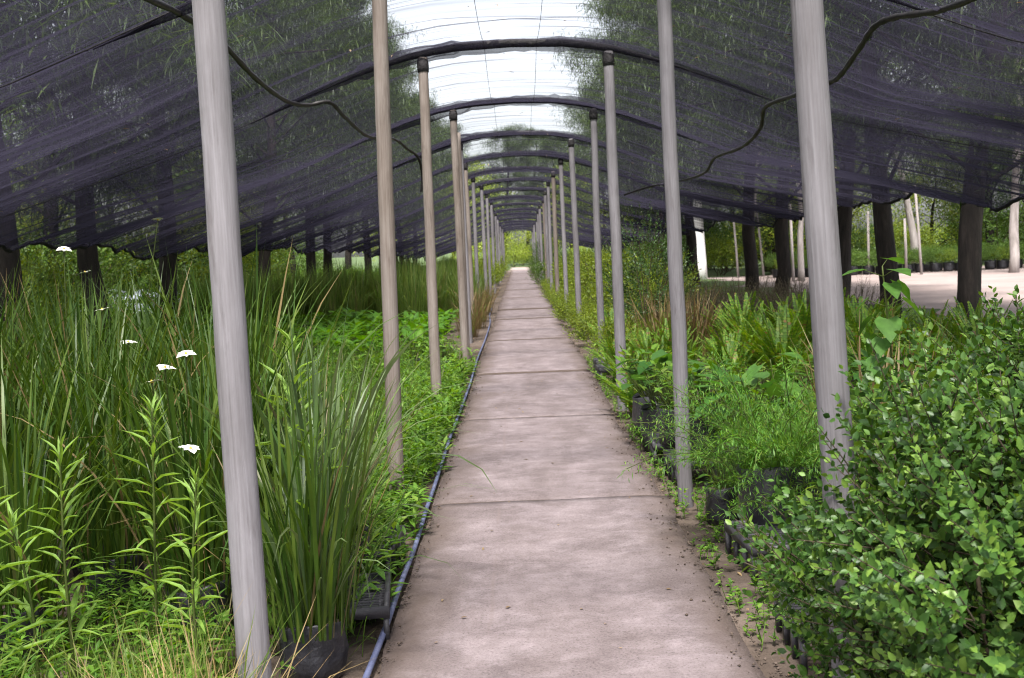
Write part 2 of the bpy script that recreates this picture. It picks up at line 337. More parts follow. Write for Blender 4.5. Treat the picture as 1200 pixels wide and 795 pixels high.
M = dict(
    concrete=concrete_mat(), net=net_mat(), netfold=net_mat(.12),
    soil=surf_mat('soil', [(.3, (.045, .033, .026)), (.5, (.085, .063, .05)), (.7, (.15, .115, .095))], nscale=1.6, detail=9, bump=.9, bscale=18, rough=.95),
    yard=surf_mat('yard_dirt', [(.3, (.15, .115, .108)), (.55, (.215, .17, .16)), (.75, (.27, .22, .208))], nscale=.35, detail=8, bump=.4, bscale=6, rough=.95),
    post=wood_mat('weathered_post', (.115, .105, .109), (.178, .166, .178), (.24, .226, .244)),
    postbrown=wood_mat('weathered_brown_post', (.12, .092, .075), (.20, .165, .145), (.27, .235, .215)),
    bark=surf_mat('bark', [(.3, (.008, .006, .0055)), (.55, (.021, .016, .014)), (.75, (.045, .036, .031))], scale=(3, 3, .6), nscale=4, bump=1.0, bscale=9, rough=.95, objrand=.3),
    barkpale=surf_mat('pale_bark', [(.3, (.16, .14, .13)), (.55, (.27, .24, .23)), (.75, (.36, .33, .32))], scale=(2, 2, .5), nscale=3, bump=.5, bscale=7, rough=.9, objrand=.3),
    barkwhite=surf_mat('white_bark', [(.3, (.55, .53, .53)), (.55, (.72, .70, .70)), (.75, (.8, .79, .79))], scale=(2, 2, .4), nscale=2, bump=.3, bscale=7, rough=.85),
    bag=surf_mat('black_plastic_bag', [(.3, (.012, .012, .015)), (.6, (.028, .027, .033)), (.8, (.06, .056, .062))], nscale=5, bump=.7, bscale=14, rough=.42, spec=.5, objrand=.4),
    tray=surf_mat('black_plastic_tray', [(.3, (.022, .021, .025)), (.6, (.045, .043, .05)), (.8, (.10, .093, .098))], nscale=6, bump=.25, bscale=30, rough=.5, spec=.45, objrand=.3),
    pipe=surf_mat('black_pipe', [(.3, (.010, .009, .009)), (.7, (.028, .024, .024))], nscale=9, bump=.2, rough=.5),
    hose=surf_mat('blue_hose', [(.3, (.065, .075, .14)), (.55, (.12, .135, .24)), (.75, (.19, .20, .30))], nscale=3, bump=.25, bscale=60, rough=.45, spec=.45),
    cap=surf_mat('dark_rag', [(.3, (.012, .011, .012)), (.7, (.035, .032, .034))], nscale=12, bump=.8, bscale=30, rough=.9),
    petal=surf_mat('white_petal', [(.3, (.78, .78, .68)), (.7, (.86, .86, .80))], nscale=20, bump=.1, rough=.6),
    flower_eye=surf_mat('yellow_eye', [(.3, (.55, .36, .04)), (.7, (.7, .5, .08))], nscale=20, rough=.7),
    tarp=surf_mat('pale_tarp', [(.3, (.40, .44, .56)), (.7, (.58, .62, .72))], nscale=3, bump=.5, bscale=5, rough=.6),
    stalk=leaf_mat('stalk', [(.05, .085, .025), (.09, .13, .04)]),
    twig=surf_mat('twig', [(.3, (.035, .026, .016)), (.7, (.08, .062, .04))], nscale=8, bump=.3, rough=.9),
    iris=leaf_mat('iris_leaf', [(.022, .060, .012), (.040, .092, .016), (.062, .125, .022), (.030, .076, .016), (.10, .165, .035), (.045, .10, .018)], rough=.42, trans=.3, dry=(.22, .165, .075)),
    agap=leaf_mat('strap_leaf', [(.06, .11, .055), (.10, .16, .085), (.075, .13, .05), (.15, .205, .115)], rough=.42, trans=.28, dry=(.24, .19, .11)),
    grass=leaf_mat('grass_blade', [(.06, .12, .02), (.09, .165, .03), (.125, .195, .045), (.15, .205, .06)], trans=.4, dry=(.32, .26, .15)),
    lawn=leaf_mat('meadow_blade', [(.045, .115, .016), (.065, .155, .022), (.09, .19, .03), (.125, .20, .05)], trans=.4, dry=(.26, .22, .12)),
    drygrass=leaf_mat('dry_grass_blade', [(.30, .24, .14), (.24, .19, .10), (.38, .33, .22)], trans=.3),
    rush=leaf_mat('rush_blade', [(.045, .10, .02), (.065, .135, .028), (.10, .175, .04), (.14, .19, .06)], trans=.35, dry=(.2, .16, .08)),
    lance=leaf_mat('lance_leaf', [(.13, .25, .06), (.17, .31, .075), (.15, .28, .10)], trans=.4, rough=.5),
    weed=leaf_mat('weed_leaf', [(.045, .12, .018), (.07, .175, .026), (.105, .235, .036), (.15, .25, .055)], trans=.4),
    arum=leaf_mat('bed_leaf', [(.05, .16, .016), (.075, .215, .022), (.115, .27, .03)], trans=.42),
    box=leaf_mat('glossy_leaf', [(.017, .052, .012), (.032, .085, .018), (.056, .135, .026), (.12, .22, .042)], rough=.45, trans=.22, spec=.4),
    shrubdark=leaf_mat('dark_leaf', [(.018, .05, .014), (.03, .075, .02), (.05, .11, .03)], rough=.4, trans=.3),
    shrub=leaf_mat('shrub_leaf', [(.035, .085, .018), (.06, .125, .025), (.09, .165, .035)], trans=.38),
    limeshrub=leaf_mat('lime_leaf', [(.08, .15, .018), (.13, .21, .028), (.19, .26, .04)], trans=.42),
    fern=leaf_mat('fern_leaf', [(.06, .16, .022), (.09, .215, .028), (.13, .26, .038), (.18, .28, .045)], trans=.4, dry=(.24, .16, .05)),
    asp=leaf_mat('feather_leaf', [(.05, .155, .028), (.08, .215, .04), (.13, .26, .05)], trans=.4, dry=(.20, .28, .05)),
    heath=leaf_mat('heath_leaf', [(.035, .032, .03), (.05, .055, .035), (.075, .06, .05)], trans=.3),
    brown=leaf_mat('brown_blade', [(.13, .095, .06), (.18, .14, .08), (.10, .10, .04)], trans=.3),
    big=leaf_mat('big_leaf', [(.03, .10, .025), (.05, .14, .032), (.08, .19, .042)], trans=.4, rough=.42),
    needle=leaf_mat('needle_spray', [(.018, .040, .010), (.031, .062, .014), (.055, .094, .022)], trans=.33),
    crown=leaf_mat('crown_leaf', [(.04, .095, .018), (.07, .14, .025), (.115, .185, .038)], trans=.42),
    crownlime=leaf_mat('lime_crown_leaf', [(.11, .19, .03), (.17, .25, .04), (.24, .30, .06)], trans=.45),
    litter=leaf_mat('litter', [(.10, .07, .045), (.16, .12, .08), (.24, .19, .13), (.06, .045, .03)], trans=.1),
    sky_ground=surf_mat('grass_ground', [(.3, (.03, .05, .015)), (.55, (.055, .085, .025)), (.75, (.10, .115, .05))], nscale=.5, detail=8, bump=.5, bscale=5, rough=.95),
)

# ================================================================== THE SETTING
def sheet(name, x0, x1, y0, y1, z, mat, nx=2, ny=2, amp=0.0, edge=0.0):
    X, Y = np.meshgrid(np.linspace(x0, x1, nx), np.linspace(y0, y1, ny))
    Z = np.full_like(X, z) + amp * rng.uniform(-1, 1, X.shape)
    if edge:
        X = X.copy(); Y = Y.copy()
        X[:, 0] += rng.normal(0, edge, ny); X[:, -1] += rng.normal(0, edge, ny); Y[0] += rng.normal(0, edge, nx); Y[-1] += rng.normal(0, edge, nx)
    V = np.stack([X, Y, Z], -1).reshape(-1, 3)
    i = np.arange(nx * ny).reshape(ny, nx)
    Q = np.stack([i[:-1, :-1], i[:-1, 1:], i[1:, 1:], i[1:, :-1]], -1).reshape(-1, 4)
    o = part(name, mesh(name, V, Q, None, mat, True)); tag(o, kind='structure'); return o
sheet('ground', -500, 500, -60, 900, -.06, M['sky_ground'])
sheet('soil_bed', -7.2, 6.4, -2, 84, -.045, M['soil'], 70, 300, .012, .05)
sheet('dirt_yard', 8.2, 46, 18, 49, -.05, M['yard'], 30, 30, .004, .5)
sheet('dirt_track', -.7, 1.0, 84.2, 96, -.05, M['yard'], 6, 10, .004, .1)

# path of cast concrete slabs
path = part('path', mesh('path', *boxv(-.58, .82, -2, 83, -.2, -.035), M['soil'])); tag(path, kind='structure')
joints = [-2, .2, 3.6, 7.05, 10.5, 14.2, 16.6, 19.3, 21.7, 25.0, 28.4, 32.0] + [35.4 + 3.4 * k for k in range(15)]
for k in range(len(joints) - 1):
    y0, y1 = joints[k], joints[k + 1]
    nx, ny = 16, max(8, int((y1 - y0) * 9))
    xs = np.linspace(-.61, .85, nx); jg = .003 if y0 < 9 else .014; ys = np.linspace(y0 + jg, y1 - jg, ny)
    X, Y = np.meshgrid(xs, ys); X = X.copy(); Y = Y.copy()
    wl = np.interp(ys, np.linspace(y0, y1, 12), rng.normal(0, .010, 12)); wr = np.interp(ys, np.linspace(y0, y1, 12), rng.normal(0, .014, 12))
    X[:, 0] += wl; X[:, 1] += wl * .5; X[:, -1] += wr; X[:, -2] += wr * .5
    Y[0] += rng.uniform(-.006, .010, nx); Y[-1] -= rng.uniform(-.006, .010, nx)
    Z = rng.normal(0, .0012, X.shape) + {2: .0, 3: .001, 4: .001, 5: .020, 6: .008, 7: .02, 8: .006, 9: .024, 10: .06, 11: .02, 12: .035, 13: .01, 14: .035, 15: .02, 16: .04}.get(k, rng.uniform(-.006, .006) if y0 < 13 else rng.uniform(-.02, .02))
    Z[0] -= .005; Z[-1] -= .005; Z[:, 0] -= .010; Z[:, -1] -= .010
    V = np.stack([X, Y, Z], -1).reshape(-1, 3); n0 = len(V)
    i = np.arange(nx * ny).reshape(ny, nx)
    Q = np.stack([i[:-1, :-1], i[:-1, 1:], i[1:, 1:], i[1:, :-1]], -1).reshape(-1, 4).tolist()
    ring = list(i[0]) + list(i[1:, -1]) + list(i[-1, -2::-1]) + list(i[-2:0:-1, 0])
    Vb = V[ring].copy(); Vb[:, 2] = -.09; V = np.concatenate([V, Vb]); m = len(ring)
    for j in range(m): Q.append([ring[j], n0 + j, n0 + (j + 1) % m, ring[(j + 1) % m]])
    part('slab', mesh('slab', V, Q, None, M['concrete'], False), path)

# ================================================================== SHADE NET
POSTY = [3.54, 6.89, 11.0, 15.3] + [19.65 + 4.3 * k for k in range(14)]
ENDS = [-1.0] + POSTY
LX = [-.884, -.82, -.875, -.80, -.94, -1.06, -1.09, -1.0] + [-1.0 + .05 * math.sin(k * 2.1) for k in range(10)]
RX = [1.0, .97, .97, 1.09, 1.02, .98, .94, .91] + [.95 + .05 * math.sin(k * 1.7) for k in range(10)]
PX = np.array([0, .55, .97, 1.5, 2.1, 2.6, 3.1, 4.0, 5.1, 5.8]); PZ = np.array([3.665, 3.645, 3.58, 3.42, 3.19, 2.98, 2.78, 2.47, 2.10, 1.84])
def drop(Y): return np.interp(Y, [-5, 34, 78, 100], [0, 0, .75, .8])
_NY = np.linspace(-2, 90, 9200)
def _n1(step, seed):
    r = np.random.default_rng(seed); k = int(92 / step) + 4
    return np.linspace(-2, 92, k), r.normal(0, 1, k)
_f1, _f2, _f3 = _n1(.09, 1), _n1(.22, 2), _n1(.7, 3)
def net_z(X, Y, folds=True):
    X = np.asarray(X, float); Y = np.asarray(Y, float); ax = np.abs(X)
    z = np.interp(ax, PX, PZ) - drop(Y)
    z = z + np.where(X > 0, .30, .07) * np.clip((ax - 3) / 2.8, 0, 1)
    i = np.clip(np.searchsorted(ENDS, Y) - 1, 0, len(ENDS) - 2); e = np.array(ENDS)
    t = np.clip((Y - e[i]) / (e[i + 1] - e[i]), 0, 1)
    s = .20 + .05 * np.sin(i * 2.3) - .04 * np.clip(ax / 5.8, 0, 1) + .13 * np.sin(i * 4.1 + np.sign(X)) * np.clip((ax - 2.5) / 3, 0, 1)
    z = z - s * 4 * t * (1 - t)
    if folds:
        win = np.clip(np.minimum(t, 1 - t) * 12, .15, 1)
        a = .010 + .022 * np.clip(ax / 5.8, 0, 1) ** 1.5
        z = z + win * a * (.7 * np.interp(Y + .10 * np.sin(X * .9) + .05 * X, *_f1) + .8 * np.interp(Y + .25 * np.sin(X * .6 + 1) - .04 * X, *_f2)
                           + 1.0 * np.interp(Y + .3 * np.sin(X * .5), *_f3))
    return z
net = thing('shade_net', 'dark purple-black shade net draped over the arches above the path', 'shade net')
for k in range(len(ENDS) - 1):
    y0, y1 = ENDS[k], ENDS[k + 1]
    ny = 150 if k < 6 else 70
    xs = np.linspace(-5.8, 5.8, 59); ys = np.linspace(y0 + .004, y1 - .004, ny)
    X, Y = np.meshgrid(xs, ys); X = X.copy()
    wob = np.interp(ys, np.linspace(y0, y1, 9), rng.normal(0, .03, 9))
    X[:, 0] += wob; X[:, 1] += wob * .5; X[:, -1] += wob; X[:, -2] += wob * .5
    V = np.stack([X, Y, net_z(X, Y)], -1).reshape(-1, 3)
    i = np.arange(len(xs) * ny).reshape(ny, len(xs))
    Q = np.stack([i[:-1, :-1], i[:-1, 1:], i[1:, 1:], i[1:, :-1]], -1).reshape(-1, 4)
    part('net_panel', mesh('net_panel', V, Q, None, M['net'], True), net)
for s in (-1, 1):
    ys = np.arange(-1, POSTY[-1], .12)
    xs = s * (5.8 + .02 * np.sin(ys * 5))
    tv = tube(np.stack([xs, ys, net_z(np.full_like(ys, s * 5.8), ys) + .005 * rng.normal(0, 1, len(ys))], 1), .020 + .008 * rng.random(len(ys)), 6)
    part('hem', mesh('hem', *tv, M['cap'], True), net)
for k, y in enumerate(POSTY):
    xs = np.linspace(-5.7, 5.7, 45)
    zs = net_z(xs, np.full_like(xs, y), False) - .028
    r = .005 + .038 * np.exp(-(xs / 1.45) ** 4)
    tv = tube(np.stack([xs, y + .012 * np.sin(xs * 3 + k), zs], 1), r, 8)
    o = part('roof_arch', mesh('roof_arch', *tv, M['cap'], True))
    tag(o, 'dark arched roof pole under the net, %s along the path' % ORD[k], 'arch', 'arches holding up the shade net')
for k, y in enumerate(POSTY):            # net bunched round each arch
    xs = np.linspace(-2.6, 2.6, 60); ph = rng.uniform(0, 6)
    zs = net_z(xs, np.full_like(xs, y), False) - .035 - .012 * np.sin(xs * 2.1 + ph)
    r = (.06 + .035 * np.clip(np.abs(xs) / 1.4, 0, 1)) * (1 + .10 * rng.normal(0, 1, 60)) * np.clip((2.6 - np.abs(xs)) / 1.6, .04, 1)
    tv = tube(np.stack([xs, y + .03 * np.sin(xs * 1.7 + ph), zs], 1), r, 8, False)
    part('net_fold', mesh('net_fold', *tv, M['netfold'], True), net)
for s, lab in ((-.26, 'left'), (.26, 'right')):
    ys = np.arange(3.5, 80, .4)
    tv = tube(np.stack([np.full_like(ys, s), ys, net_z(np.full_like(ys, s), ys, False) - .012], 1), .0022, 4)
    tag(part('ridge_wire', mesh('ridge_wire', *tv, M['pipe'])), 'thin wire running under the net ridge, the %s of two' % lab, 'wire')

# ------------------------------------------------------------------ posts
def post_mesh(h, r, seed, mat):
    r_ = np.random.default_rng(seed); nz, sd = 26, 20
    z = np.linspace(-.35, h, nz); a = np.arange(sd) / sd * 2 * math.pi
    rr = r * (1.03 - .08 * (z - z[0]) / (h + .35))[:, None] * (1 + .004 * r_.normal(0, 1, (nz, 1)) + .03 * np.cos(2 * a + r_.uniform(0, 6))[None])
    bx = .003 * np.cumsum(r_.normal(0, .5, nz)); by = .003 * np.cumsum(r_.normal(0, .5, nz))
    bx -= np.linspace(bx[0], bx[-1], nz); by -= np.linspace(by[0], by[-1], nz)
    V = np.stack([rr * np.cos(a) + bx[:, None], rr * np.sin(a) + by[:, None], np.repeat(z[:, None], sd, 1)], -1).reshape(-1, 3)
    Q = [[i * sd + j, i * sd + (j + 1) % sd, (i + 1) * sd + (j + 1) % sd, (i + 1) * sd + j] for i in range(nz - 1) for j in range(sd)]
    V = np.concatenate([V, [[0, 0, h]]]); T = [[len(V) - 1, (nz - 1) * sd + j, (nz - 1) * sd + (j + 1) % sd] for j in range(sd)]
    return mesh('post', V, Q, T, mat, True)
cap_v = tube([[0, 0, -.10], [.004, 0, -.05], [0, .003, 0], [.002, 0, .05]], [.056, .060, .059, .045], 12)
CAP = mesh('cap', *cap_v, M['cap'], True)
LEAN = {('l', 0): -.0276, ('r', 0): -.020, ('l', 1): .006, ('r', 1): -.002}
for s, XS, side in (('l', LX, 'left'), ('r', RX, 'right')):
    for k, y in enumerate(POSTY):
        x = XS[k]; h = float(net_z([x], [y], False)[0]) - .07
        r = .0505 + .004 * math.sin(k * 3.1 + (s == 'r'))
        brown = (s == 'l' and k in (1, 2, 3, 5)) or (s == 'r' and k in (6, 9))
        near = 'nearest' if k == 0 else ORD[k]
        t = thing('wooden_post', 'weathered %s wooden post, %s along the %s side of the path' % ('brownish' if brown else 'grey', near, side),
                  'post', (x, y, -.045), 0, 'posts along the path')
        t.rotation_euler = (0, LEAN.get((s, k), random.uniform(-.008, .008)), random.uniform(0, 6) * 0)
        part('shaft', post_mesh(h + .045, r, k * 7 + (s == 'r'), M['postbrown' if brown else 'post']), t)
        part('rag_cap', CAP, t, (0, 0, h + .0), (0, 0, k))
# the doubled post at the fourth arch on the left
t = thing('wooden_post', 'brownish wooden prop standing right behind the fourth left post', 'post', (-.845, 16.6, -.045), 0, 'posts along the path')
part('shaft', post_mesh(float(net_z([-.845], [16.6], False)[0]) - .02, .05, 99, M['postbrown']), t)

# ------------------------------------------------------------------ pipes and hose
def on_net(px, py):
    u, v = uv(px, py); Y = np.arange(3, 60, .02)
    X = u * Y / F; Z = H + v * Y / F
    ok = np.abs(X) < 5.75
    d = np.where(ok, Z - (net_z(X, Y, False) - .03), -9)
    i = np.argmax(d > 0) if (d > 0).any() else np.argmax(np.where(ok, Y, 0))
    return [X[i], Y[i], min(Z[i], float(net_z([X[i]], [Y[i]], False)[0]) - .03)]
PL = [(150, -12), (215, 18), (262, 52), (300, 92), (335, 118), (360, 123), (386, 120), (405, 138), (432, 160), (462, 163), (478, 175)]
PR = [(1160, -10), (1100, 12), (1050, 19), (1025, 30), (1008, 55), (985, 88), (970, 97), (930, 112), (897, 125), (891, 150), (870, 172), (838, 185), (825, 203), (797, 212), (765, 218)]
pl = [on_net(*q) for q in PL]; pr = [on_net(*q) for q in PR]
e = np.array(pl[-1]); pl += [list(e + [.12, .3, -.10]), list(e + [.16, .5, -.35]), list(e + [.13, .55, -.62])]
e = np.array(pr[-1]); pr += [list(e + [-.25, .5, -.05]), list(e + [-.5, .9, -.12])]
for pts, lab in ((pl, 'sagging black irrigation pipe snaking below the net on the left'), (pr, 'sagging black irrigation pipe snaking below the net on the right')):
    sp = smooth_path(pts, 10)
    o = part('irrigation_pipe', mesh('irrigation_pipe', *tube(sp, .021 * (1 + .12 * np.sin(np.arange(len(sp)) * 1.3)), 8), M['pipe'], True)); tag(o, lab, 'pipe')
HP = [(422, 812), (437, 775), (455, 735), (470, 690), (487, 640), (500, 597), (512, 562), (527, 515), (540, 480), (551, 450), (560, 420), (568, 400), (572, 388)]
hp = [ground(x, y, .0) for x, y in HP]; hp = [Vector((p.x - .004, p.y, -.006 if p.x < -.63 else .016)) for p in hp]
hp = [Vector((hp[0].x - .03, 2.6, .0))] + hp + [Vector((-.70, 24.5, .0)), Vector((-.78, 27, .0)), Vector((-.8, 30, 0))]
o = part('garden_hose', mesh('garden_hose', *tube(smooth_path([tuple(p) for p in hp], 12), .0135, 10), M['hose'], True))
tag(o, 'blue garden hose lying along the left edge of the concrete path', 'hose')
del o

# ================================================================== PLANT PROTOTYPES
def bag_mesh(r=.15, h=.27, seed=0, sd=30):
    r_ = np.random.default_rng(seed); z = np.array([0, .02, .25, .5, .75, .96, 1.0, .93]) * h
    rr = np.array([.80, .90, .97, 1.0, .98, 1.0, .97, .92]) * r
    a = np.arange(sd) / sd * 2 * math.pi
    R = rr[:, None] * (1 + .022 * r_.normal(0, 1, (len(z), sd)) + .03 * np.sin(3 * a[None] + np.arange(len(z))[:, None] * 1.3 + seed) + .05 * np.cos(2 * a + 1)[None])
    Z = np.repeat(z[:, None], sd, 1) + np.array([0, 0, .01, .012, .012, .015, .015, .005])[:, None] * np.sin(2 * a + seed)[None] * .8
    V = np.stack([R * np.cos(a), R * np.sin(a), Z], -1).reshape(-1, 3)
    Q = [[i * sd + j, i * sd + (j + 1) % sd, (i + 1) * sd + (j + 1) % sd, (i + 1) * sd + j] for i in range(len(z) - 1) for j in range(sd)]
    return mesh('grow_bag', V, Q, None, M['bag'], True)
def soil_disc(r, z, seed=0):
    r_ = np.random.default_rng(seed); a = np.arange(14) / 14 * 2 * math.pi
    V = [[0, 0, z + .015]] + [[r * math.cos(q), r * math.sin(q), z + r_.normal(0, .004)] for q in a]
    return mesh('potting_soil', V, None, [[0, 1 + j, 1 + (j + 1) % 14] for j in range(14)], M['soil'], True)
BAGS = [bag_mesh(.15, .27, s) for s in range(4)]; SOILS = [soil_disc(.14, .235, s) for s in range(2)]

def strap_clump(n, h, w, rad, mat, lean=.35, tip=.7, seg=6, z0=0.0, name='blades'):
    ang = rng.uniform(0, 2 * math.pi, n); rr = rad * np.sqrt(rng.random(n))
    P = np.stack([rr * np.cos(ang), rr * np.sin(ang), np.full(n, z0)], 1)
    az = ang + rng.normal(0, .5, n)
    L = h * rng.uniform(.5, 1.15, n); th0 = np.abs(rng.normal(0, lean, n)) * .7 + .02; th1 = np.abs(rng.normal(.15, tip, n))
    th1 = np.where(rng.random(n) < .10, rng.uniform(1.3, 2.6, n), th1)
    V, Q = blades(P, az, L, w * rng.uniform(.5, 1.45, n), th0, th1, seg, 1.8)
    return mesh(name, V, Q, None, mat)
IRIS = [strap_clump(185, 1.25, .0135, .19, M['iris'], .30, .62, 6, .22, 'leaves') for _ in range(5)]
AGAP = [strap_clump(60, 1.05, .018, .11, M['agap'], .36, .85, 7, .22, 'leaves') for _ in range(3)]
RUSH = [strap_clump(260, 1.35, .014, .32, M['rush'], .14, .3, 4, 0, 'leaves') for _ in range(4)]
TUFT = [strap_clump(90, .55, .010, .10, M['grass'], .4, .8, 5, 0, 'leaves') for _ in range(3)]
BROWN = [strap_clump(160, .75, .010, .2, M['brown'], .3, .7, 4, 0, 'leaves') for _ in range(2)]

def shoots_shrub(nsh, rx, rz, z0, leaf_l, leaf_w, mat, per=11, shl=(.12, .24), tmpl=LEAF, stems=9, fill=.5, upb=.6, bot=-.75, seed=1):
    """bushy shrub: shoots set through an uneven dome, leaves along each shoot, woody stems from the base"""
    r_ = np.random.default_rng(seed)
    d = nrm(r_.normal(0, 1, (nsh * 2, 3))); d = d[d[:, 2] > bot][:nsh]; n = len(d)
    lump = 1 + .16 * np.sin(d[:, 0] * 5 + seed) * np.cos(d[:, 1] * 4.3 + 2 * seed) + .12 * np.sin(d[:, 2] * 7 + d[:, 0] * 3 + seed)
    rad = (fill + (1 - fill) * r_.random(n) ** .6) * lump
    P = d * rad[:, None] * [rx, rx, rz] + [0, 0, z0 + rz]
    D = nrm(d * [1, 1, .5] + [0, 0, upb] + r_.normal(0, .25, (n, 3)))
    SL = r_.uniform(*shl, n)
    t = np.linspace(.08, 1, per)
    LP = P[:, None] + D[:, None] * SL[:, None, None] * t[None, :, None]
    side = nrm(np.cross(D, r_.normal(0, 1, (n, 3)))); s2 = np.cross(D, side)
    ph = np.arange(per) * 2.4 + r_.uniform(0, 6, n)[:, None]
    out = np.cos(ph)[..., None] * side[:, None] + np.sin(ph)[..., None] * s2[:, None]
    opn = np.linspace(1.15, .35, per)[None, :, None]
    LD = nrm(D[:, None] * .75 + out * opn + r_.normal(0, .12, out.shape))
    sz = np.linspace(1, .62, per)[None] * r_.uniform(.75, 1.2, (n, per))
    upv = np.repeat(D[:, None], per, 1).reshape(-1, 3)
    V, Q, T = stamp(*tmpl, LP.reshape(-1, 3), LD.reshape(-1, 3), leaf_l * sz.ravel(), leaf_w * sz.ravel(), upv)
    leaves = mesh('leaves', V, Q, T, mat)
    a = Acc()
    for i in range(n):                      # the shoots' own twigs
        if i % 2: continue
        a.add(*tube([P[i] - D[i] * .04, P[i] + D[i] * SL[i]], [.003, .0015], 3, False))
    for i in range(stems):
        j = r_.integers(0, n); e = P[j]; b = np.array([r_.normal(0, .05), r_.normal(0, .05), z0 - .05])
        mid = b * .55 + e * .45 + [0, 0, .12 * rz]
        a.add(*tube(smooth_path([b, mid, e], 4), np.linspace(.011, .004, 9), 5, False))
    return leaves, a.build('stems', M['twig'], True)

def fern_clump(nf, fl, mat, seed, pin=34, pl=.08, arch=.9, z0=0.0):
    r_ = np.random.default_rng(seed); A = Acc(); S = Acc()
    for k in range(nf):
        az = r_.uniform(0, 2 * math.pi); L = fl * r_.uniform(.6, 1.1); th0 = abs(r_.normal(.22, .2)); th1 = r_.uniform(.3, 1.1) * arch
        t = (np.arange(pin) + .5) / pin; th = th0 + th1 * t ** 1.5
        st = L / pin * np.stack([np.sin(th) * math.cos(az), np.sin(th) * math.sin(az), np.cos(th)], 1)
        pts = np.cumsum(st, 0) + [r_.normal(0, .03), r_.normal(0, .03), z0]; tg = nrm(st)
        sd = np.array([-math.sin(az), math.cos(az), 0]); up = np.cross(np.tile(sd, (pin, 1)), tg) * -1
        prof = np.clip(np.minimum(t * 4, 1) * (1.04 - t) ** .6, .1, 1)
        for sg in (-1, 1):
            D = sd * sg + tg * .35 + r_.normal(0, .12, (pin, 3)) - up * .1
            V, Q, T = stamp(*DIAM, pts, D, pl * prof, pl * .34, up)
            A.add(V, Q, T)
        S.add(*tube(np.concatenate([[[pts[0][0], pts[0][1], z0 - .02]], pts[::4], pts[-1:]]), .0025, 3, False))
    return A.build('fronds', mat), S.build('stalks', M['stalk'])
FERN = [fern_clump(34, .66, M['fern'], s) for s in range(4)]

def feather_bush(ns, fl, mat, seed, z0=.1):
    r_ = np.random.default_rng(seed); A = Acc(); S = Acc()
    for k in range(ns):
        az = r_.uniform(0, 2 * math.pi); L = fl * r_.uniform(.5, 1.1); th0 = abs(r_.normal(.35, .3)); th1 = r_.uniform(.5, 1.8)
        m = 26; t = (np.arange(m) + .5) / m; th = th0 + th1 * t ** 1.3
        st = L / m * np.stack([np.sin(th) * math.cos(az), np.sin(th) * math.sin(az), np.cos(th)], 1)
        pts = np.cumsum(st, 0) + [r_.normal(0, .05), r_.normal(0, .05), z0]; tg = nrm(st)
        S.add(*tube(pts[::5], .0016, 3, False))
        tt = np.repeat(np.arange(3, m), 9)
        D = nrm(r_.normal(0, 1, (len(tt), 3)) + tg[tt] * .7)
        off = D * r_.uniform(0, .035, (len(tt), 1))
        V, Q, T = stamp(*DIAM, pts[tt] + off, D, r_.uniform(.018, .034, len(tt)), .0038)
        A.add(V, Q, T)
    return A.build('leaves', mat), S.build('stems', M['stalk'])
FEATH = [feather_bush(110, .62, M['asp'], s) for s in range(2)]

def leafy_plant(n, hgt, ll, lw, mat, tmpl, seed, spread=.2, z0=0.0):
    """basal leaves each on a stalk"""
    r_ = np.random.default_rng(seed); ang = r_.uniform(0, 6.283, n); rr = spread * np.sqrt(r_.random(n))
    top = np.stack([rr * np.cos(ang), rr * np.sin(ang), z0 + hgt * r_.uniform(.45, 1, n)], 1)
    D = np.stack([np.cos(ang + r_.normal(0, .5, n)), np.sin(ang + r_.normal(0, .5, n)), r_.normal(.25, .45, n)], 1)
    V, Q, T = stamp(*tmpl, top, D, ll * r_.uniform(.6, 1.15, n), lw * r_.uniform(.6, 1.15, n))
    S = Acc()
    for i in range(n):
        S.add(*tube([[top[i][0] * .2, top[i][1] * .2, z0], [top[i][0] * .6, top[i][1] * .6, z0 + (top[i][2] - z0) * .6], top[i]], [.004, .003, .002], 3, False))
    return mesh('leaves', V, Q, T, mat), S.build('stalks', M['stalk'])
ARUM = [leafy_plant(26, .38, .19, .10, M['arum'], HEART, s, .22) for s in range(4)]
COVER = [leafy_plant(70, .34, .075, .05, M['weed'], LEAF, s, .24, .22) for s in range(3)]
COVERB = [leafy_plant(34, .36, .13, .11, M['big'], HEART, s, .22, .22) for s in range(2)]

def place(name, label, cat, meshes, x, y, z=-.04, group=None, sc=1.0, bag=None, rz=None, kinds=None):
    t = thing(name, label, cat, (x, y, z), random.uniform(0, 6.28) if rz is None else rz, group, sc)
    for me in meshes: part(me.name.split('.')[0], me, t)
    if bag is not None:
        b = part('grow_bag', BAGS[bag % 4], t); part('potting_soil', SOILS[bag % 2], b)
    return t

# ================================================================== LEFT OF THE PATH
def flower(parent, world, stalk_from):
    inv = Matrix.Translation(parent.location) @ Matrix.Rotation(parent.rotation_euler.z, 4, 'Z') @ Matrix.Scale(parent.scale[0], 4)
    inv = inv.inverted(); p = inv @ Vector(world); q = inv @ Vector(stalk_from)
    part('flower_stalk', mesh('flower_stalk', *tube(smooth_path([q, (q + p) / 2 + Vector((.03, .01, .02)), p], 5), .0035, 4), M['stalk'], True), parent)
    f = part('flower', PETALS, parent, p, (random.uniform(-.3, .3), random.uniform(-.3, .3), random.uniform(0, 6)))
    part('flower_center', EYE, f)
pa = Acc()
for i in range(6):
    a = i * math.pi / 3; wv = .9 if i % 2 else 1.15
    V, Q, T = stamp(*LEAF, [[0, 0, .004]], [[math.cos(a), math.sin(a), .22 if i % 2 else .12]], .044 * wv, .032 * wv); pa.add(V, Q, T)
PETALS = pa.build('flower', M['petal'], True)
EYE = mesh('flower_center', *tube([[0, 0, 0], [0, 0, .008], [0, 0, .014]], [.007, .006, .002], 7), M['flower_eye'], True)

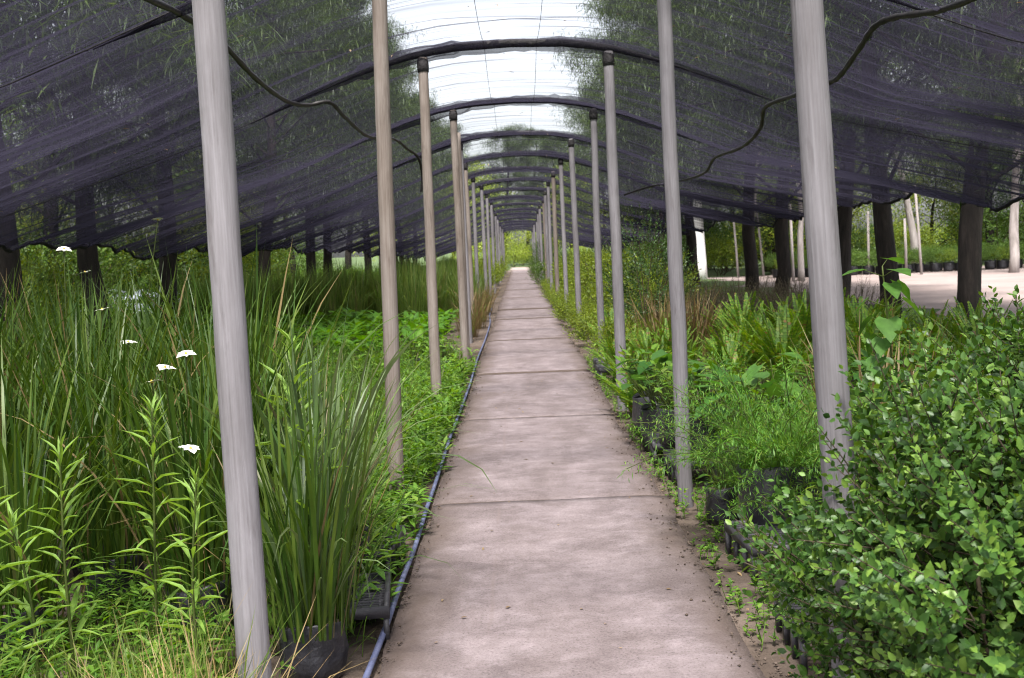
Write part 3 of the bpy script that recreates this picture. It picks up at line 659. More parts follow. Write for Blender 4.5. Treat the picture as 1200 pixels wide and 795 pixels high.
iris = []
rows = [(4.75, [-1.55, -2.2]), (5.35, [-1.35, -1.95, -2.6, -3.2]), (6.0, [-1.6, -2.25, -2.9, -3.5, -4.1]), (6.7, [-1.9, -2.6, -3.2, -3.9, -4.6]), (7.5, [-2.4, -3.1, -3.8, -4.5, -5.2]), (8.4, [-3.2, -4.0, -4.8, -5.6])]
RN = ['front', 'second', 'third', 'fourth', 'fifth', 'rearmost']
for ri, (y, xs) in enumerate(rows):
    for ci, x in enumerate(xs):
        sc = {0: .93, 1: 1.0}.get(ri, 1.08) * random.uniform(.94, 1.06)
        iris.append(place('iris_clump', 'tall strap-leaved iris clump left of the nearest post, %s row, %s from the path' % (RN[ri], ORD[ci].replace('nearest', 'first')),
                          'iris', [IRIS[(ri + ci) % 5]], x + random.uniform(-.1, .1), y + random.uniform(-.12, .12), -.04, 'tall iris clumps left of the path', sc, bag=ri + ci))
def near_iris(p): return min(iris, key=lambda o: (o.location.x - p.x) ** 2 + (o.location.y - p.y) ** 2)
for (fx, fy, Y) in [(193, 432, 4.6), (178, 449, 4.5), (218, 416, 4.7), (120, 364, 6.0), (223, 527, 4.3), (75, 293, 7.0), (100, 320, 7.6), (150, 402, 5.6), (185, 258, 8.5)]:
    p = at(fx, fy, Y); o = near_iris(p)
    flower(o, p, (o.location.x * .6 + p.x * .4, o.location.y * .6 + p.y * .4, .35))

# strap clumps in bags just behind the nearest left post
b0 = ground(350, 792, .0)
place('strap_plant', 'dark green strap-leaved plant in crumpled black bag behind nearest left post', 'plant', [IRIS[3], AGAP[0]], -.87, 4.34, -.04, 'strap-leaved plants in bags', .84, bag=0, rz=1.0)
place('strap_plant', 'grey-green strap-leaved plant beside the crate, second back from nearest left post', 'plant', [AGAP[1]], -.95, 5.0, -.04, 'strap-leaved plants in bags', 1.1, bag=1)
place('strap_plant', 'arching strap-leaved plant in bag halfway between first two left posts', 'plant', [AGAP[2], TUFT[0]], -1.15, 5.85, -.04, 'strap-leaved plants in bags', .95, bag=2)
place('strap_plant', 'strap-leaved plant in bag just left of second left post', 'plant', [AGAP[0]], -1.25, 6.6, -.04, 'strap-leaved plants in bags', .8, bag=3)

# plastic trays (open crates on legs)
def tray(label, x, y, rz, L=.52, W=.34, Hh=.17):
    t = thing('plastic_tray', label, 'tray', (x, y, -.04), rz, 'black plastic nursery trays')
    fr = Acc()
    for (a0, a1, c0, c1) in ((-W / 2, W / 2, -L / 2, -L / 2 + .02), (-W / 2, W / 2, L / 2 - .02, L / 2), (-W / 2, -W / 2 + .02, -L / 2 + .02, L / 2 - .02), (W / 2 - .02, W / 2, -L / 2 + .02, L / 2 - .02)):
        fr.add(*boxv(a0, a1, c0, c1, Hh - .045, Hh))
    part('rim', fr.build('rim', M['tray']), t)
    for sx in (-1, 1):
        for j in range(4):
            yy = -L / 2 + .03 + j * (L - .06) / 3
            V, Q, _ = boxv(sx * (W / 2 - .012) - .011, sx * (W / 2 - .012) + .011, yy - .026, yy + .026, 0, Hh - .044)
            V = np.array(V); V[:4, 1] = yy + (V[:4, 1] - yy) * .55
            part('leg', mesh('leg', V, Q, None, M['tray']), t)
    for j in range(13):
        yy = -L / 2 + .02 + (j + .5) * (L - .04) / 13
        part('slat', SLAT, t, (0, yy, Hh - .02))
    for j in range(8):
        part('bar', BAR, t, (-W / 2 + .02 + (j + .5) * (W - .04) / 8, 0, Hh - .022))
    return t
SLAT = mesh('slat', *boxv(-.152, .152, -.006, .006, -.010, .006), M['tray'])
BAR = mesh('bar', *boxv(-.005, .005, -.24, .24, -.011, .0045), M['tray'])
tray('black slatted plastic tray behind the crumpled bag, left of the hose', -.80, 4.86, .10)
tray('black plastic tray further back on the left path edge among weeds', -.86, 5.75, -.05)
tray('empty black slatted tray on bare soil below the glossy shrub', 1.17, 4.4, -.03)
tray('short black tray at the foot of the feathery plant', 1.2, 5.55, .08)
tray('black tray carrying bags beside second right post', 1.14, 7.62, .03)
tray('black tray with bags, next beyond the second right post', 1.10, 8.35, -.04)
tray('black tray on the right path edge by the third right post', 1.06, 13.4, .05)
tray('black tray on the right path edge behind the fern row', 1.08, 14.2, .02)

# upright lance-leaved weeds in front: every leaf a part of its own
LANCES = []
for i in range(3):
    V, Q, T = stamp(*LANCE, [[0, 0, 0]], [[0, 1, 0]], 1.0, .115); V[:, 2] += -.10 * i * V[:, 1] ** 2
    LANCES.append(mesh('leaf', V, Q, T, M['lance']))
def lance_weed(label, base, top, nl, ll=.15):
    t = thing('lance_weed', label, 'weed', base, 0, 'upright lance-leaved weeds')
    d = Vector(top) - Vector(base); mid = d * .5 + Vector((random.uniform(-.03, .03), 0, 0))
    sp = smooth_path([(0, 0, 0), mid, d], 8)
    part('stem', mesh('stem', *tube(sp, np.linspace(.007, .003, len(sp)), 6), M['stalk'], True), t)
    for k in range(nl):
        f = .12 + .88 * (k / (nl - 1)) ** .8; p = sp[min(int(f * (len(sp) - 1)), len(sp) - 1)]; p2 = sp[min(int(f * (len(sp) - 1)) + 1, len(sp) - 1)]
        fr = f * (len(sp) - 1) % 1; p = p * (1 - fr) + p2 * fr
        az = k * 2.399 + random.uniform(-.6, .6); el = .38 + .85 * f ** 2.5 + random.uniform(-.35, .25)
        D = Vector((math.cos(az) * math.cos(el), math.sin(az) * math.cos(el), math.sin(el)))
        m = Matrix((D.cross(Vector((0, 0, 1))).normalized(), D, D.cross(Vector((0, 0, 1))).normalized().cross(D))).transposed()
        s = 1.2 * ll * (.55 + .6 * math.sin(min(1, .25 + f * .75) * math.pi)) * random.uniform(.6, 1.25)
        part('leaf', LANCES[k % 3], t, p, m.to_euler(), s)
lance_weed('lance-leaved weed leftmost in front, its tip level with the shortest ones', at(45, 800, 3.95), at(12, 612, 3.95), 38, .13)
lance_weed('tall lance-leaved weed second from the left picture edge, bright tip', at(90, 810, 4.0), at(70, 530, 4.0), 46, .14)
lance_weed('tallest lance-leaved weed before the iris, below the white flowers', at(185, 810, 4.15), at(178, 478, 4.15), 52, .13)
lance_weed('lance-leaved weed close to the left of nearest post', at(238, 820, 3.95), at(230, 566, 3.95), 46, .13)
lance_weed('lance-leaved weed rising just right of the nearest left post', at(352, 720, 4.9), at(342, 402, 4.9), 44, .19)
lance_weed('slimmer lance-leaved weed above the crumpled bag', at(375, 720, 4.6), at(370, 515, 4.6), 40, .15)
lance_weed('small lance-leaved weed at the very corner of the grass', at(-6, 800, 3.8), at(-12, 570, 3.8), 34, .14)
lance_weed('short leafy weed by the hose with the small white bloom', at(440, 705, 5.2), at(436, 596, 5.2), 22, .11)

# ------------------------------------------------------------------ ground vegetation that nobody could count
def scatter_grass(name, label, n, region, h, wd, mat, lean=.35, tip=.7, keep=None, seg=4, z=-.045, patchy=True):
    x0, x1, y0, y1 = region
    P = np.stack([rng.uniform(x0, x1, n), rng.uniform(y0, y1, n), np.full(n, z)], 1)
    if keep is not None: P = P[keep(P)]
    n = len(P)
    cl = .6 + .55 * np.sin(P[:, 0] * 3.1 + 1) * np.sin(P[:, 1] * 2.3 + .6) + .25 * np.sin(P[:, 0] * 9 + P[:, 1] * 7)
    if not patchy: cl = np.ones(n)
    L = h * np.clip(cl, .25, 1.3) * rng.uniform(.5, 1.2, n)
    V, Q = blades(P, rng.uniform(0, 6.28, n), L, wd * rng.uniform(.6, 1.3, n), np.abs(rng.normal(0, lean, n)), np.abs(rng.normal(.2, tip, n)), seg, 1.5, 1.2)
    o = part(name, mesh(name, V, Q, None, mat)); tag(o, label, 'grass', kind='stuff'); return o
def scatter_weeds(name, label, n, region, h, ll, lw, mat, tmpl=LEAF, keep=None, per=14, z=-.045):
    x0, x1, y0, y1 = region
    P = np.stack([rng.uniform(x0, x1, n), rng.uniform(y0, y1, n), np.full(n, z)], 1)
    if keep is not None: P = P[keep(P)]
    n = len(P); hh = h * rng.uniform(.35, 1.15, n); tl = rng.normal(0, .22, (n, 2))
    t = rng.uniform(.08, 1, (n, per)); az = rng.uniform(0, 6.28, (n, per))
    LP = P[:, None] + np.stack([tl[:, :1] * hh[:, None] * t, tl[:, 1:] * hh[:, None] * t, hh[:, None] * t], -1)
    D = np.stack([np.cos(az), np.sin(az), rng.normal(.35, .35, az.shape)], -1)
    s = rng.uniform(.5, 1.2, (n, per))
    A = Acc(); A.add(*stamp(*tmpl, LP.reshape(-1, 3), D.reshape(-1, 3), (ll * s).ravel(), (lw * s).ravel()))
    az0 = np.arctan2(tl[:, 1], tl[:, 0]); th = np.arctan(np.linalg.norm(tl, axis=1))
    A.add(*blades(P, az0, hh * 1.02, np.full(n, .005), th, np.zeros(n), 2))
    o = part(name, A.build(name, mat)); tag(o, label, 'weeds', kind='stuff'); return o
def off_path(P): return (P[:, 0] < -.66 - .12 * np.abs(np.sin(P[:, 1] * 2.2)) * (P[:, 1] > 4.6)) | (P[:, 0] > .99)
front = lambda P: (P[:, 0] < -.86 - .3 * (P[:, 1] > 3.6)) & ((P[:, 1] < 4.5) | (P[:, 0] < -1.4))
scatter_grass('grass', 'light green grass filling the front left corner', 7500, (-4.2, -.80, 2.7, 5.1), .44, .0065, M['grass'], .4, .8, front)
scatter_grass('dead_stalks', 'dry bent stalks among the iris leaves', 420, (-5.0, -1.1, 4.5, 8.0), 1.25, .006, M['drygrass'], .3, .9)
scatter_grass('dry_grass', 'straw-coloured dry grass around the nearest left post', 280, (-1.2, -.82, 2.9, 3.4), .60, .0045, M['drygrass'], .5, .8, patchy=False)
scatter_grass('post_grass', 'pale grass tussocks hiding the foot of the nearest left post', 380, (-1.35, -.84, 2.9, 3.40), .60, .006, M['grass'], .4, .8, patchy=False)
scatter_weeds('weeds', 'small leafy weeds under the grass in the front left corner', 1500, (-4.2, -.85, 2.9, 5.1), .36, .06, .018, M['weed'], LANCE, front)
scatter_weeds('edge_weeds', 'leafy weeds creeping along the hose by the left path edge', 900, (-1.2, -.70, 4.6, 12.0), .36, .075, .022, M['weed'], LANCE, off_path)
scatter_weeds('hose_weeds', 'broader leafy weeds leaning over the blue hose', 380, (-.98, -.66, 4.7, 15.0), .30, .10, .030, M['weed'], LANCE, None, 13)
scatter_grass('edge_grass', 'thin grass along the left edge of the path', 1600, (-1.3, -.70, 4.5, 15.0), .26, .006, M['lawn'], .5, .9, off_path)
scatter_grass('meadow_grass', 'mixed green grass on the left between first and fourth posts', 21000, (-7.0, -.95, 8.2, 17.0), .46, .009, M['lawn'], .3, .7, lambda P: P[:, 0] < -.95 - .0 * P[:, 1], 3)
scatter_weeds('meadow_weeds', 'bright leafy weeds growing among the grass left of the path', 2600, (-6.5, -.95, 6.8, 17.0), .42, .085, .030, M['weed'], LANCE, None, 12)
scatter_grass('far_grass', 'distant grass on both sides of the tunnel', 9000, (-12, -1.0, 30, 82), .6, .018, M['lawn'], .3, .7, None, 3)
scatter_weeds('far_weeds', 'distant pale green weeds outside the left hem of the net', 6000, (-24, -7.2, 16, 84), .9, .16, .06, M['weed'], LANCE, None, 14)
scatter_weeds('right_weeds', 'low weeds between the ferns right of the path', 1500, (1.0, 6.0, 8.6, 34), .38, .08, .03, M['weed'], LANCE, None, 12)
scatter_weeds('kerb_weeds', 'tiny weeds in bare soil along the right path edge', 420, (.86, 1.12, 4.4, 16), .13, .035, .016, M['weed'], LEAF, None, 9)
scatter_grass('right_grass', 'grass below the trees on the right', 6000, (1.2, 7.0, 14, 40), .30, .012, M['lawn'], .35, .8, None, 3)
n = 2600
P = np.stack([rng.uniform(-1.2, 1.6, n), rng.uniform(3.2, 22, n), np.full(n, .0)], 1)
P = P[(P[:, 0] < -.6) | (P[:, 0] > .82) | (rng.random(n) < .10)]
P[:, 2] = np.where((P[:, 0] > -.6) & (P[:, 0] < .84), .006, -.03)
V, Q, T = stamp(*LEAF, P, rng.normal(0, 1, (len(P), 3)) * [1, 1, .15], rng.uniform(.012, .045, len(P)), rng.uniform(.006, .018, len(P)))
tag(part('leaf_litter', mesh('leaf_litter', V, Q, T, M['litter'])), 'dry leaf litter scattered along the path edges', 'leaf litter', kind='stuff')

# bed of low broad-leaved plants
k = 0
for y in np.arange(16.5, 24.5, .62):
    for x in np.arange(-6.6, -1.05, .62):
        place('broad_leaved_plant', 'low bright green broad-leaved plant in the bed before the tall rushes', 'plant', ARUM[k % 4], x + random.uniform(-.15, .15), y + random.uniform(-.15, .15),
              -.04, 'bed of bright green broad-leaved plants', random.uniform(.8, 1.25)); k += 1
k = 0
for y in (26, 27.5, 29, 31, 33):
    for x in np.arange(-8.2, -1.2, .85):
        place('rush_clump', 'dense dark green rush clump in the hedge behind the broad-leaved bed', 'rush', [RUSH[k % 4]], x + random.uniform(-.25, .25), y + random.uniform(-.4, .4), -.05, 'hedge of tall rushes left of the path', random.uniform(.85, 1.12)); k += 1
for i, (x, y, s) in enumerate([(-1.02, 21.0, .9), (-.98, 23.2, 1.15), (-1.05, 25.3, 1.2), (-.98, 28, 1.2), (-1.1, 31, 1.1)]):
    place('grass_tuft', 'reddish-green arching grass tuft at the left path edge, %s of the far five' % ORD[i].replace('nearest', 'first'), 'grass tuft', [TUFT[i % 3], BROWN[i % 2]], x, y, -.05, 'grass tufts along the far left edge', s)
for i, (x, y) in enumerate([(-1.05, 14.6), (-1.25, 15.4), (-1.5, 14.9)]):
    place('potted_plant', ['small leafy plant in black bag beside fourth left post', 'small leafy plant in black bag behind the fourth left post', 'small leafy plant in black bag, farther from the path at fourth left post'][i], 'plant', COVER[i], x, y, -.04, 'potted plants by the fourth left post', .8, bag=i)
for i, (x, y, s) in enumerate([(-.98, 7.6, .9), (-1.3, 8.3, 1.0), (-1.0, 9.4, .8), (-1.2, 10.6, .9), (-.95, 12.2, .7), (-1.6, 7.3, 1.0)]):
    place('grass_tuft', 'green arching grass tuft by the left path edge, %s beyond the second post' % ORD[i].replace('nearest', 'first'), 'grass tuft', [TUFT[i % 3]], x, y, -.045, 'grass tufts by the left edge', s)

# ================================================================== RIGHT OF THE PATH
SH = [shoots_shrub(1500, .64, .56, .10, .043, .026, M['box'], 12, (.10, .25), fill=.42, bot=-.9, seed=s) for s in (3, 5, 8)]
for i, (x, y, s, lab) in enumerate([
        (1.36, 3.1, .95, 'big glossy-leaved shrub filling the front right corner'),
        (2.05, 3.95, 1.06, 'glossy-leaved shrub at the right picture edge behind the front one'),
        (1.80, 2.85, .85, 'lower glossy-leaved shrub at the bottom right corner'),
        (1.25, 3.72, .55, 'small glossy-leaved shrub spilling over the empty tray'),
        (2.75, 4.8, 1.06, 'rearmost glossy-leaved shrub with a tall shoot before the tree trunk')]):
    place('glossy_shrub', lab, 'shrub', SH[(0, 1, 2, 2, 1)[i]], x, y, -.04, 'glossy shrubs on the right', s, bag=i, rz=(.4, 2.2, 4.0, 1.3, 5.0)[i])
place('feathery_plant', 'feathery bright green asparagus fern spilling onto the soil before second right post', 'fern', FEATH[0], 1.33, 5.9, .02, 'feathery ferns', 1.42, bag=0)
place('feathery_plant', 'feathery green asparagus fern farther from the path beside the front shrub', 'fern', FEATH[1], 1.78, 6.35, .04, 'feathery ferns', 1.05, bag=2)
place('potted_plant', 'leafy plant in a large black bag beside the second right post', 'plant', COVERB[1], 1.40, 7.15, -.04, None, 1.3, bag=3)
k = 0
GR = 'potted leafy plants behind second right post'
for y in (7.55, 8.15, 8.8, 9.5):
    for x in (1.13, 1.62, 2.05, 2.5, 3.0):
        m = COVERB[k % 2] if k % 3 == 1 else COVER[k % 3]
        place('potted_plant', 'leafy potted plant, row %s behind second right post, %s from the path' % (['one', 'two', 'three', 'four'][int((y - 7.5) / .62)], ORD[k % 5].replace('nearest', 'first')),
              'plant', m, x + random.uniform(-.08, .08), y + random.uniform(-.08, .08), .13 if x < 1.3 and y < 8.6 else -.04, GR, random.uniform(.85, 1.1) * (1.2 if x < 1.3 else 1), bag=k); k += 1
k = 0
for y in np.arange(8.9, 16.5, .85):
    for x in np.arange(1.25 if y > 10 else 3.3, 5.6, .8):
        s = random.uniform(.85, 1.3) * (1.1 if x > 2.5 else .85)
        place('sword_fern', 'yellow-green sword fern in the fern bed, row %s, %s from the path' % (ORD[int((y - 8.9) / .85 + .1)].replace('nearest', 'first'), ORD[int((x - 1.2) / .8)].replace('nearest', 'first')),
              'fern', FERN[k % 4], x + random.uniform(-.2, .2), y + random.uniform(-.2, .2), -.04, 'bed of sword ferns', s); k += 1
for i, (x, y, q) in enumerate([(1.14, 9.2, .62), (1.16, 9.9, .7), (1.12, 10.6, .6), (1.2, 11.5, .72), (1.12, 12.4, .62), (1.15, 13.0, .66)]):
    place('edge_fern', 'small fern spilling over the right path edge, %s beyond the black bags' % ORD[i].replace('nearest', 'first'), 'fern', FERN[i % 4], x, y, -.04, 'small ferns on the right path edge', q)
for i, (x, y) in enumerate([(1.14, 6.45), (1.5, 5.2)]):
    place('potted_plant', ['leafy plant in black bag between feathery fern and second right post', 'leafy plant in black bag behind the small glossy shrub'][i], 'plant', COVER[i], x, y, -.04, None, .8, bag=i)
# big heart-leaved plant
BIGL = mesh('leaf', *stamp(*HEART, [[0, 0, 0]], [[0, 1, 0]], 1.0, .78), M['big'])
def big_leaf_plant(label, x, y, h, nl, size):
    t = thing('heart_leaved_plant', label, 'plant', (x, y, -.04), 0)
    sp = smooth_path([(0, 0, 0), (.02, .01, h * .5), (-.02, 0, h)], 8)
    part('stem', mesh('stem', *tube(sp, np.linspace(.009, .004, len(sp)), 6), M['stalk'], True), t)
    for k in range(nl):
        f = .35 + .65 * k / (nl - 1); p = Vector(sp[int(f * (len(sp) - 1))]); az = k * 2.2 + .6; out = .10 + .05 * (1 - f)
        b = p + Vector((math.cos(az) * out, math.sin(az) * out, .04))
        part('leaf_stalk', mesh('leaf_stalk', *tube([p, b], [.003, .002], 4), M['stalk']), t)
        D = Vector((math.cos(az), math.sin(az) - .35, -.75 + .7 * (f > .93))).normalized(); Xv = D.cross(Vector((0, 0, 1))).normalized()
        m = Matrix((Xv, D, Xv.cross(D))).transposed()
        part('leaf', BIGL, t, b, m.to_euler(), size * random.uniform(.75, 1.15))
big_leaf_plant('tall plant with large heart-shaped leaves just right of nearest right post', 1.98, 6.0, 1.46, 24, .155)
big_leaf_plant('heart-leaved plant behind the feathery fern', 1.62, 7.2, .85, 9, .14)
ARCHING = strap_clump(46, 1.05, .026, .08, M['agap'], .55, 1.1, 8, .22, 'leaves')
place('strap_plant', 'pale broad arching strap plant between crate and second left post', 'plant', [ARCHING], -.95, 5.45, -.04, 'strap-leaved plants in bags', 1.05, bag=2, rz=.6)
BROAD = [strap_clump(22, .75, .085, .10, M['big'], .25, .5, 6, 0, 'leaves') for _ in range(2)]
for i, (x, y, s) in enumerate([(2.55, 5.9, 1.25), (3.1, 6.3, 1.3), (2.3, 6.6, 1.1), (3.5, 7.1, 1.3)]):
    place('broad_blade_plant', ['broad-bladed plant behind the shrubs, nearest the picture edge row', 'broad-bladed plant under the nearest dark trunk', 'broad-bladed plant between heart-leaved plant and shrubs', 'broad-bladed plant at right edge behind the shrubs'][i], 'plant', [BROAD[i % 2]], x, y, -.04, 'broad-bladed plants behind the shrubs', s)
place('grass_tuft', 'yellow-green grass tuft beside the heart-leaved plant', 'grass tuft', [TUFT[1], BROWN[0]], 2.2, 7.0, -.04, None, 1.5)
place('broad_blade_plant', 'pale young broad-bladed plant in front of the feathery fern', 'plant', [BROAD[1]], 1.25, 4.95, -.04, None, .62)

# middle distance on the right
MID = shoots_shrub(420, .62, .95, .05, .05, .024, M['shrubdark'], 9, (.15, .35), seed=21, upb=.9)
BUSH = [shoots_shrub(520, .8, .55, 0, .06, .03, M['shrub'], 9, (.15, .3), seed=s) for s in (31, 32)]
LIME = [shoots_shrub(420, .55, .42, 0, .075, .028, M['limeshrub'], 8, (.18, .34), tmpl=LANCE, seed=s, upb=1.0) for s in (41, 42)]
HEATH = [shoots_shrub(600, .6, .36, 0, .04, .008, M['heath'], 9, (.15, .3), tmpl=DIAM, seed=s, upb=1.2) for s in (51, 52)]
place('tall_shrub', 'tall thin dark shrub rising behind the second right post', 'shrub', MID, 1.85, 16.4, -.05, None, .98)
place('tall_shrub', 'second tall dark shrub just beyond the tall thin one', 'shrub', MID, 2.2, 18.0, -.05, None, .85)
k = 0
for (x, y) in [(2.7, 16.8), (3.4, 17.0), (4.1, 17.2), (3.0, 18.2), (3.8, 18.6), (4.6, 18.4), (5.2, 17.6)]:
    place('heath_clump', 'dark purple-brown heathy clump %s of seven behind the ferns' % ORD[k].replace('nearest', 'first'), 'shrub', HEATH[k % 2], x, y, -.05, 'dark heathy clumps behind the ferns', random.uniform(.95, 1.2)); k += 1
for i, (x, y) in enumerate([(1.9, 15.3), (2.4, 15.6), (2.2, 17.0)]):
    place('brown_grass', ['brown grass tuft nearest the path before tall shrub', 'brown grass tuft right of the tall shrub', 'brown grass tuft behind the tall shrub'][i], 'grass tuft', [BROWN[i % 2], TUFT[i]], x, y, -.05, 'brown grass tufts', 1.35)
k = 0
for y in np.arange(15.0, 40, 1.5):
    place('lime_plant', 'yellow-green leafy plant along the right path edge, %s away' % ORD[k], 'plant', LIME[k % 2], (1.32 if y < 20 else 1.18) + .12 * math.sin(k * 2.0), y, -.05, 'yellow-green plants on the right edge', .62 + .04 * (k % 3)); k += 1
k = 0
for y in np.arange(18.5, 44, 2.1):
    place('lime_shrub', 'taller yellow-green shrub behind the right edge plants, %s away' % ORD[k], 'shrub', LIME[(k + 1) % 2], 2.25 + .3 * math.sin(k * 3.0), y, -.05, 'taller yellow-green shrubs on the right', random.uniform(1.15, 1.6)); k += 1
k = 0
for y in np.arange(20, 80, 3.6):
    for x in (3.6, 5.2):
        if y < 42 and x > 5: continue
        place('green_bush', 'mid-green bush in the bed on the right side of the tunnel', 'bush', BUSH[k % 2], x + random.uniform(-.4, .4), y + random.uniform(-.8, .8), -.05, 'green bushes under the right of the net', random.uniform(.7, 1.1) if y > 42 else random.uniform(.4, .55)); k += 1
for i, y in enumerate((43, 47, 52, 58, 65, 73)):
    place('dark_bush', 'dark green bush overhanging the far right path edge, %s of six' % ORD[i].replace('nearest', 'first'), 'bush', MID if i % 2 else BUSH[0], 1.35, y, -.05, 'dark bushes at the far right edge', 1.05)
    place('pale_bush', 'pale green bush on the far left path edge, %s of six' % ORD[i].replace('nearest', 'first'), 'bush', LIME[i % 2], -1.55, y - 3, -.05, 'pale bushes at the far left edge', 1.3)
k = 0
for y in np.arange(36, 80, 4.5):
    for x in (-2.6, -4.6):
        place('green_bush', 'mid-green bush in the bed on the left side of the tunnel', 'bush', BUSH[k % 2], x + random.uniform(-.4, .4), y, -.05, 'green bushes under the left of the net', random.uniform(.7, 1.1)); k += 1

# ================================================================== TREES
def tree_proto(seed, Hh, tr, z0, cr, mat, style='needle', lean=0.0, nl=26, tufts=26, wander=.06):
    r_ = np.random.default_rng(seed)
    zz = np.linspace(0, 1, 14); bx = np.cumsum(r_.normal(0, wander, 14)) + lean * zz * Hh; by = np.cumsum(r_.normal(0, wander, 14))
    bx -= bx[0]; by -= by[0]
    tr_pts = np.stack([bx, by, zz * Hh * .92 - .3], 1)
    A = Acc(); V, Q, T = tube(tr_pts, tr * np.interp(zz, [0, .04, .12, 1], [1.22, 1.06, 1.0, .12]), 14)
    V = V * 1.0; V[:, :2] += r_.normal(0, tr * .05, (len(V), 2)); A.add(V, Q, T)
    C = []
    for i in range(nl):
        f = z0 / Hh + (1 - z0 / Hh) * ((i + .5) / nl) ** .9; k = f * 13; a = int(min(k, 12)); b = tr_pts[a] * (1 - k + a) + tr_pts[a + 1] * (k - a)
        az = i * 2.4 + r_.uniform(-.5, .5); L = cr * (1.08 - .75 * ((f - z0 / Hh) / (1 - z0 / Hh)) ** 1.5) * r_.uniform(.65, 1.15)
        up = r_.uniform(.1, .7)
        e = b + L * np.array([math.cos(az), math.sin(az), up]); m1 = b * .5 + e * .5 + [0, 0, .12 * L]
        e[2] -= .12 * L
        sp = smooth_path([b, m1, e], 5); A.add(*tube(sp, np.linspace(tr * .28 * (1.1 - f), .012, len(sp)), 6, False))
        for s in range(tufts):
            q = r_.uniform(.35, 1.05); kk = min(q, 1) * (len(sp) - 1); aa = int(min(kk, len(sp) - 2)); pc = sp[aa] * (1 - kk + aa) + sp[aa + 1] * (kk - aa)
            C.append(pc + r_.normal(0, 1, 3) * [.42, .42, .34] * (.6 + .25 * L * .4))
    C = np.array(C)
    if style == 'needle':
        per = 30; n = len(C) * per
        base = np.repeat(C, per, 0) + r_.normal(0, .16, (n, 3))
        D = r_.normal(0, 1, (n, 3)) * [.75, .75, .4] - [0, 0, .55]
        V, Q, T = stamp(*DIAM, base, D, r_.uniform(.14, .36, n), .021)
    else:
        per = 11; n = len(C) * per
        base = np.repeat(C, per, 0) + r_.normal(0, .24, (n, 3))
        D = r_.normal(0, 1, (n, 3)) - [0, 0, .4]
        V, Q, T = stamp(*DIAM, base, D, r_.uniform(.10, .2, n), r_.uniform(.05, .10, n), r_.normal(0, 1, (n, 3)))
    return mesh('crown', V, Q, T, mat), A, Acc
def tree_mesh(*a, bark='bark', **k):
    c, A, _ = tree_proto(*a, **k); return A.build('trunk', M[bark], True), c
NEED = [tree_mesh(s, 14.5, .185, 2.7, 4.4, M['needle'], 'needle', lean=.03 * (s - 62), nl=44, tufts=50) for s in (61, 62, 63, 64)]
LEAFT = [tree_mesh(s, 13, .2, 2.6, 4.2, M['crown'], 'leaf', nl=34, tufts=36) for s in (71, 72)]
LIMET = [tree_mesh(s, 8, .12, 1.0, 2.9, M['crownlime'], 'leaf', nl=30, tufts=30) for s in (75,)]
PALE = [tree_mesh(s, 13, .17, 4.6, 3.4, M['crown'], 'leaf', nl=22, tufts=28, bark='barkpale') for s in (81, 82)]
WHITE = tree_mesh(91, 15, .27, 6.5, 3.6, M['crown'], 'leaf', nl=20, tufts=28, bark='barkwhite', wander=.012)
def tree(label, pr, x, y, sc=1.0, group=None, rz=None, name='tree'):
    t = thing(name, label, 'tree', (x, y, -.06), random.uniform(0, 6.28) if rz is None else rz, group, sc)
    t.rotation_euler = (random.uniform(-.05, .05), random.uniform(-.09, .09), t.rotation_euler.z)
    part('trunk', pr[0], t); part('crown', pr[1], t); return t
LT = [(-7.6, 9.5), (-7.5, 16.6), (-7.6, 19.8), (-8.0, 25.0), (-7.8, 33.5), (-7.6, 40.5), (-8.2, 47), (-7.5, 55), (-7.8, 63), (-7.5, 72), (-7.6, 81)]
for i, (x, y) in enumerate(LT):
    tree('dark-trunked needle-leaved tree, %s in the row beyond the left hem of the net' % ORD[i], NEED[i % 4], x, y, random.uniform(.94, 1.08), 'row of trees left of the net')
RT = [(7.1, 9.0), (7.12, 17.8), (6.92, 20.8), (7.0, 24.6), (6.95, 30.0), (6.95, 33.4), (6.0, 38), (7.0, 50), (7.2, 58), (7.0, 67), (7.0, 77)]
for i, (x, y) in enumerate(RT):
    tree('dark-trunked tree, %s in the row beyond the right hem of the net' % ORD[i], NEED[(i + 2) % 4], x, y, random.uniform(.94, 1.08), 'row of trees right of the net')
for i, (x, y) in enumerate([(-13, 13), (-13.5, 22), (-13, 31), (-12.5, 41), (-13, 52), (-13, 64), (-20, 18), (-21, 30), (-20, 44), (-21, 58), (-28, 26), (-30, 42), (-30, 62), (-12, 78), (-22, 78)]):
    tree('tree in the wood behind the row left of the net', (LEAFT if i % 3 else NEED)[i % 2], x, y, random.uniform(.85, 1.15), 'wood behind the left row')
for i, (x, y) in enumerate([(12, 54), (17, 57), (22, 52), (27, 58), (33, 53), (39, 58), (13, 66), (20, 69), (28, 68), (36, 70), (46, 62), (44, 74), (11, 80), (18, 84), (50, 48), (48, 36)]):
    tree('tree in the wood beyond the dirt yard', (LEAFT if i % 2 else NEED)[i // 2 % 2], x, y, random.uniform(.85, 1.15), 'wood beyond the yard')
for i, (x, y) in enumerate([(15, 51.5), (20, 54), (26, 51), (31, 54.5), (11.2, 49), (-15, 27), (-17, 38), (-11, 35), (-19, 24), (-10.8, 46)]):
    tree('small bright lime-green tree %s' % ['behind the far bag rows, first', 'behind the far bag rows, second', 'behind the far bag rows, third', 'behind the far bag rows, fourth', 'at the far left end of the yard', 'behind the left iris', 'far behind the left row', 'behind the broad-leaved bed', 'at the left picture edge behind the net', 'behind the rush hedge'][i],
         LIMET[0], x, y, random.uniform(.55, .8), 'small lime-green trees')
